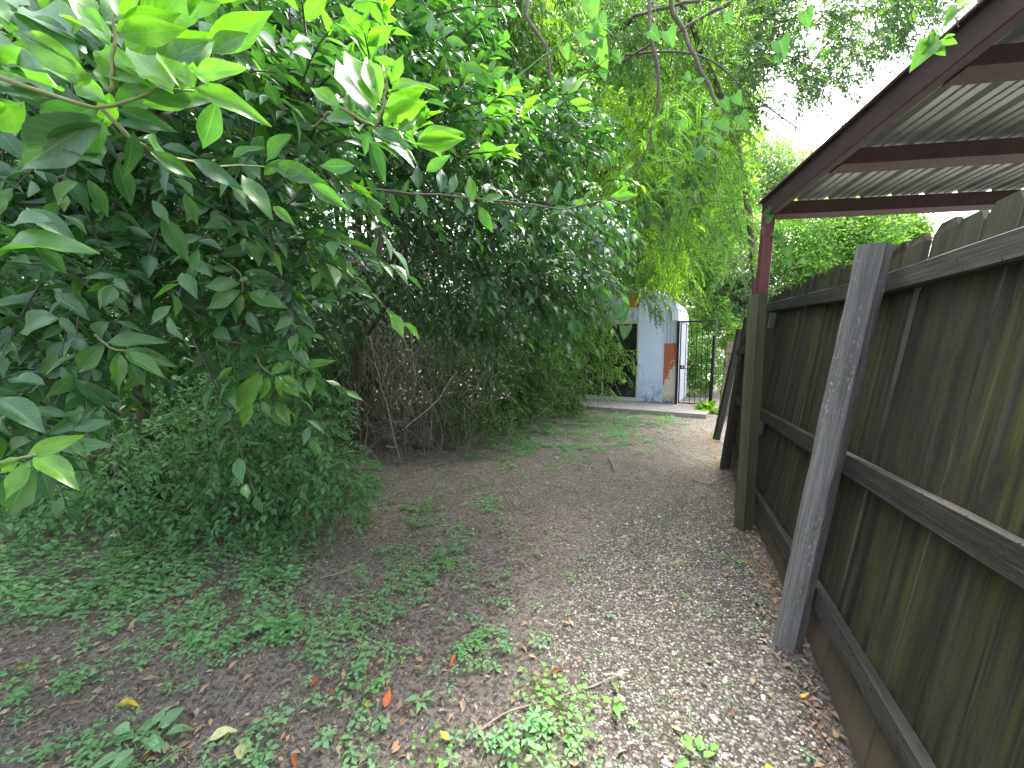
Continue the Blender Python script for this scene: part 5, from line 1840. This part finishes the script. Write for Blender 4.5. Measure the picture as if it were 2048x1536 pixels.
# ground cover: small opposite-leaved herbs; density follows the patches in the photograph
blobs = [(-60, 1130, 190, 1.0), (80, 1180, 170, 1.0), (230, 1180, 130, .8), (330, 1150, 150, 1), (420, 1200, 140, 1), (520, 1180, 120, 1), (560, 1250, 110, 1), (640, 1210, 100, .8), (520, 1100, 120, .9), (640, 1290, 90, .9), (700, 1340, 90, .9), (620, 1400, 100, .7),
         (560, 1470, 100, .6), (650, 1520, 90, .6), (720, 1440, 60, .5), (890, 1100, 60, .7), (930, 1090, 50, .8), (870, 1020, 45, .5), (800, 1180, 60, .9), (860, 1210, 50, .6), (700, 1160, 70, .6), (780, 1230, 50, .7), (960, 1010, 45, .4), (280, 1330, 90, .35), (150, 1370, 90, .3), (70, 1450, 90, .3),
         (1040, 1510, 70, .9), (1110, 1490, 50, .6), (250, 1500, 90, .35), (400, 1400, 90, .45), (30, 1290, 60, .3), (1170, 1280, 70, .22), (1110, 1190, 60, .22), (1230, 860, 60, .9), (1180, 850, 60, .8), (1080, 870, 60, .7), (1330, 845, 30, .8), (1130, 900, 60, .5), (1020, 900, 50, .5), (1260, 1050, 30, .2), (1480, 1130, 30, .25), (1440, 1180, 25, .25), (1490, 1270, 25, .3),
         (930, 900, 60, .4), (350, 1060, 160, .7), (-80, 1010, 200, .5), (660, 990, 100, .4), (1240, 1490, 40, .3), (450, 1310, 80, .5), (900, 1450, 60, .25), (1000, 1350, 120, .16), (500, 1530, 120, .4), (820, 1120, 60, .5)]


def cover_density(px, py):
    d = np.zeros(len(px))
    for (bx, by, r, w) in blobs:
        q = ((px - bx) ** 2 + ((py - by) * 1.5) ** 2) / r ** 2
        d = np.maximum(d, w * np.exp(-q * 1.1))
    return d


LC, LCb = Leaves(), Leaves()
x, y = ground_xy(100000, -5, 4.4, .35, 9.2)
px, py = ppx(x, y)
dn = cover_density(px, py)
nz = np.array([noise.noise(Vector((a * 3.2, b * 3.2, 5))) for a, b in zip(x, y)])
dens = np.clip(dn + .03 + (nz * 1.3 - .08) * (dn > .05), 0, 1) * np.where(gravel_amount(x, y) > .6, .45, 1)
k = (RNG.random(len(x)) < np.clip(dens, 0, 1) * .62) & (x < FENX(y) - .04)
x, y, px, py = x[k], y[k], px[k], py[k]
nz = nz[k]
z = zat(x, y)
n = len(x)
hs = RNG.uniform(.015, .07, n) * np.where(dn[k] > .5, 1.25, .6)
sz = RNG.uniform(.015, .033, n) * np.where(px > 1100, .75, 1) * np.where(y > 5, 1.55, 1) * np.where((px < 600) & (py < 1300), 1.3, 1)
for j in range(6):
    an = RNG.uniform(0, .6, n) + j * 1.57 + (j // 2) * .5
    hh = hs * (1 - .25 * (j // 2))
    d = np.stack([np.cos(an), np.sin(an), RNG.uniform(-.1, .35, n)], 1)
    p = np.stack([x + .004 * np.cos(an), y + .004 * np.sin(an), z + hh], 1)
    LC.add(p, d, np.array([0, 0, 1.0]) + RNG.normal(0, .25, (n, 3)), sz * (1 if j < 4 else .65), np.clip(.25 + nz * .7 + (j >= 4) * .15, 0, 1))
o = LC.build('ground_cover', [T_SMALL[0], leaf_tpl(2, .68, .15, .2)], M['cover'], None)
o['label'] = 'carpet of small green herbs spreading from the shrubs across the soil'
print('cover', n)

# grass wisps
n = 2600
x, y = ground_xy(n, -3.5, 3, .5, 6)
px, py = ppx(x, y)
k = (x < FENX(y) - .1)
x, y = x[k], y[k]
n = len(x)
LGz = Leaves()
z = zat(x, y)
for j in range(4):
    an = RNG.uniform(0, 6.28, n)
    d = np.stack([np.cos(an) * .7, np.sin(an) * .7, RNG.uniform(.2, .9, n)], 1)
    LGz.add(np.stack([x, y, z], 1) + RNG.normal(0, .006, (n, 3)), d, np.array([0, 0, 1.0]) + RNG.normal(0, .5, (n, 3)), RNG.uniform(.02, .055, n), RNG.random(n) * .6)
gb = (np.array([(0, 0, 0), (-.035, .5, -.02), (0, 1, -.25), (.035, .5, -.02)]), np.array([(0, 3, 2, 1)]), np.array([(0, 0, 0), (-1, .5, 0), (0, 1, 0), (1, .5, 0)], float))
o = LGz.build('grass', [gb], M['cover'], None)
o['label'] = 'thin grass wisps on the bare soil'


# weeds one can tell apart
def weed(label, px_, py_, n, size, height, m, tpl, spread=.05, age=.4, name='weed'):
    b = gnd(px_, py_)
    b[2] = float(relief(np.array([b[0]]), np.array([b[1]]))[0])
    t = thing(name, label, 'weed', b)
    LV = Leaves()
    st_ = []
    for q in range(n):
        an = q * 2.4 + random.uniform(-.3, .3)
        r = spread * math.sqrt((q + .5) / n)
        p = b + np.array([math.cos(an) * r, math.sin(an) * r, height * random.uniform(.4, 1)])
        st_.append(np.stack([b + (p - b) * .12, b + (p - b) * np.array([.5, .5, .75]), p])[None])
        LV.add(p, np.array([math.cos(an), math.sin(an), random.uniform(-.1, .25)]), np.array([0, 0, 1.0]) + RNG.normal(0, .18, 3), size * random.uniform(.75, 1.2), random.uniform(.2, 1) * age)
    LV.build('leaf', tpl, m, t, singles=n, hero=tpl)
    stems_obj(st_, .0014, .001, M['twig'], t, 'stems')
    return t


def lobed_tpl():
    V, F, LC_ = [(0, 0, 0)], [], [(0, 0, 0)]
    n = 15
    for i in range(n):
        a = math.pi * (-.12 + 1.24 * i / (n - 1))
        r = .5 * (1 if i % 2 else .62)
        V.append((math.cos(a) * r, .45 + math.sin(a) * r * 1.0, -.05 * (i % 2)))
        LC_.append((math.cos(a), .5, 0))
    for i in range(1, n, 2):
        if i + 2 <= n:
            F.append((0, i, i + 1, i + 2))
    return np.array(V), np.array([(a, b, c, d) for a, b, c, d in F]), np.array(LC_, float)


T_LOBE = [lobed_tpl()]
weed('bright lobed-leaf weed, the largest, on the gravel near the bottom centre', 1130, 1428, 40, .026, .035, M['cover_bright'], T_LOBE, .12)
weed('bright lobed-leaf weed just above the largest one near the bottom centre', 1080, 1380, 26, .022, .03, M['cover_bright'], T_LOBE, .10)
weed('bright lobed-leaf weed at the bottom edge left of centre', 1040, 1500, 18, .024, .03, M['cover_bright'], T_LOBE, .08)
weed('bright lobed-leaf sprig beside the yellow and orange fallen leaves', 730, 1395, 10, .022, .03, M['cover_bright'], T_LOBE, .06)
weed('bright lobed-leaf sprig at the bottom edge below the herb patch', 860, 1512, 12, .022, .03, M['cover_bright'], T_LOBE, .07)
weed('broad-leaved weed clump in the lower left corner of the ground', 290, 1490, 12, .075, .05, M['cover'], T_OV, .07)
weed('narrow-leaved seedling standing alone on bare soil left of the lobed weeds', 840, 1412, 6, .05, .03, M['cover'], T_MID, .012)
weed('smooth-leaved seedling beside the yellow-green leaf on the gravel', 1225, 1425, 4, .055, .03, M['cover_bright'], T_OV, .012)
weed('wide-leaved weed clump at the bottom edge on the gravel', 1400, 1522, 9, .048, .03, M['cover_bright'], T_OV, .06)
weed('long-bladed dark green plant rising from the herb carpet', 553, 1262, 7, .11, .02, M['cover_bright'], T_MID, .02, .1)
weed('grey-green weed on bare soil in the middle distance', 1020, 935, 8, .07, .06, M['cover'], T_OV, .06)
weed('small bright weed at the foot of the leaning grey post', 1465, 1130, 7, .036, .03, M['cover_bright'], T_OV, .05)

# fallen leaves one can tell apart
T_FALL = [leaf_tpl(5, .42, .5, .1, wav=.05, cols=4), leaf_tpl(5, .5, .15, -.25, wav=.06, cols=4), leaf_tpl(5, .38, .7, .3, wav=.04, cols=4)]
fall_m = {'orange': (.42, .12, .04), 'yellow': (.70, .52, .06), 'tan': (.36, .27, .17), 'brown': (.17, .075, .035), 'pale': (.42, .47, .26), 'green': (.16, .22, .06)}
FM = {k_: leaf_mat('fallen_leaf_' + k_, v_, v_, .12, .6, 0, .35, .5) for k_, v_ in fall_m.items()}
falls = [(960, 1152, .055, 'orange', 'crumpled orange leaf lying alone in the middle of the path'), (775, 1405, .075, 'orange', 'bright orange-brown leaf with a yellow one beside it'), (735, 1415, .055, 'yellow', 'pale yellow leaf left of the bright orange-brown leaf'),
         (630, 1370, .06, 'orange', 'orange leaf on the herb patch, lower left'), (665, 1398, .05, 'brown', 'brown curled leaf below the orange leaf on the herb patch'), (255, 1412, .10, 'yellow', 'long yellow-green leaf in the lower left'), (45, 1338, .08, 'yellow', 'yellow leaf near the left edge'),
         (340, 1378, .09, 'tan', 'tan leaf left of the long stalks in the lower left'), (370, 1460, .08, 'brown', 'dark red-brown leaf above the two big pale leaves'), (440, 1480, .12, 'pale', 'big pale green leaf pointing up, left of its twin'), (485, 1510, .13, 'pale', 'big pale green leaf at the bottom edge, right of its twin'),
         (305, 1512, .07, 'brown', 'brown curled leaf at the bottom edge beside the broad weed'), (1230, 1380, .065, 'green', 'olive and yellow leaf lying on the gravel'), (890, 1483, .06, 'yellow', 'yellow leaf at the bottom edge of the path'), (1115, 1350, .08, 'brown', 'large wrinkled brown leaf above the lobed weeds'),
         (905, 1330, .07, 'orange', 'orange and tan folded leaf above the bare patch'), (1610, 1390, .05, 'yellow', 'small yellow leaf by the foot of the near fence'), (1465, 1415, .05, 'brown', 'reddish-brown leaf lying on the gravel by the near fence'), (1540, 1535, .045, 'yellow', 'yellow sliver of leaf at the bottom right on the gravel'),
         (1668, 1470, .06, 'tan', 'tan curled leaf at the foot of the near fence'), (835, 1345, .06, 'tan', 'tan oval leaf by the herb patch left of centre'), (655, 1090, .05, 'yellow', 'yellow leaf under the edge of the low shrub'), (640, 1100, .05, 'tan', 'tan leaf beside the yellow leaf under the low shrub'),
         (1500, 1290, .05, 'brown', 'brown leaf left of the foot of the leaning grey post'), (790, 1065, .045, 'yellow', 'yellow leaf on the dark soil below the dead vines'), (1095, 968, .06, 'yellow', 'small yellow leaf far up the path'), (1215, 965 + 45, .05, 'tan', 'tan leaf lying in the middle of the far path'),
         (560, 1455, .05, 'orange', 'small orange leaf on the lower left soil'), (880, 1190, .05, 'orange', 'orange leaf between two herb tufts'), (590, 1530, .06, 'orange', 'orange leaf at the bottom edge left of centre'), (1180, 1210, .04, 'brown', 'thin brown leaf on the middle of the path')]
for q, (x_, y_, sz_, kk, lab) in enumerate(falls):
    b = gnd(x_, y_)
    b[2] = float(relief(np.array([b[0]]), np.array([b[1]]))[0]) + .012
    V_, F_, L_ = T_FALL[q % 3]
    me = np_mesh('fallen_leaf', V_ - np.array([0, .5, 0]), F_, True, lc=L_)
    me.materials.append(FM[kk])
    an = random.uniform(0, 6.28)
    mt = Matrix.Translation(b.tolist()) @ Matrix.Rotation(an, 4, 'Z') @ Matrix.Rotation(random.uniform(-.3, .3), 4, 'X') @ Matrix.Rotation(random.uniform(-.4, .4), 4, 'Y') @ Matrix.Scale(sz_ * .82, 4)
    o = obj('fallen_leaf', me, None, None, mt)
    tag(o, lab, 'leaf', 'fallen leaves on the ground')


def stick(pts, r, label, m='dead', name='stick'):
    P = np.array([gnd(x_, y_) for x_, y_ in pts])
    P[:, 2] = relief(P[:, 0], P[:, 1]) + r * 1.2 + .002
    P = smooth_path(P, 14, .0015)
    o = obj(name, tube_mesh(name, [P], [np.linspace(r, r * .5, 14)], 6), M[m])
    tag(o, label, 'stick')


stick([(940, 1490), (1010, 1440), (1110, 1405), (1235, 1355)], .0045, 'long thin stick lying diagonally across the lower path')
stick([(1090, 843), (1130, 850), (1200, 850), (1210, 846)], .016, 'long dark stick lying on the grass before the shed')
stick([(1225, 845), (1270, 855), (1295, 845)], .012, 'short dark twig lying right of the long stick before the shed')
stick([(1220, 920), (1230, 945)], .012, 'short grey stick on the dark far path')
stick([(1385, 960), (1410, 970), (1448, 968)], .008, 'thin stick at the foot of the dark brace timbers')
stick([(640, 1155), (700, 1140), (745, 1115)], .004, 'thin stick beneath the tip of the low shrub')


def scrap(x_, y_, w, d, label, name='litter_scrap'):
    b = gnd(x_, y_)
    V, F = [], []
    for i in range(5):
        for k_ in range(4):
            V.append((w * (i / 4 - .5) + random.uniform(-.1, .1) * w * .3, d * (k_ / 3 - .5), random.uniform(.0, .028)))
    for i in range(4):
        for k_ in range(3):
            a = i * 4 + k_
            F.append((a, a + 4, a + 5, a + 1))
    me = pymesh(name, V, F)
    o = obj(name, me, M['white'], None, Matrix.Translation((b[0], b[1], float(relief(np.array([b[0]]), np.array([b[1]]))[0]) + .02)) @ Matrix.Rotation(random.uniform(-.5, .5), 4, 'Z'))
    sm = o.modifiers.new('thickness', 'SOLIDIFY')
    sm.thickness = .002
    tag(o, label, 'litter')


scrap(782, 897, .16, .07, 'crumpled white scrap lying before the dead vines')
scrap(230, 1078, .06, .04, 'small white scrap half hidden under the low shrub on the left')
scrap(1060, 857, .30, .05, 'long pale scrap on the grass edge left of the shed path')
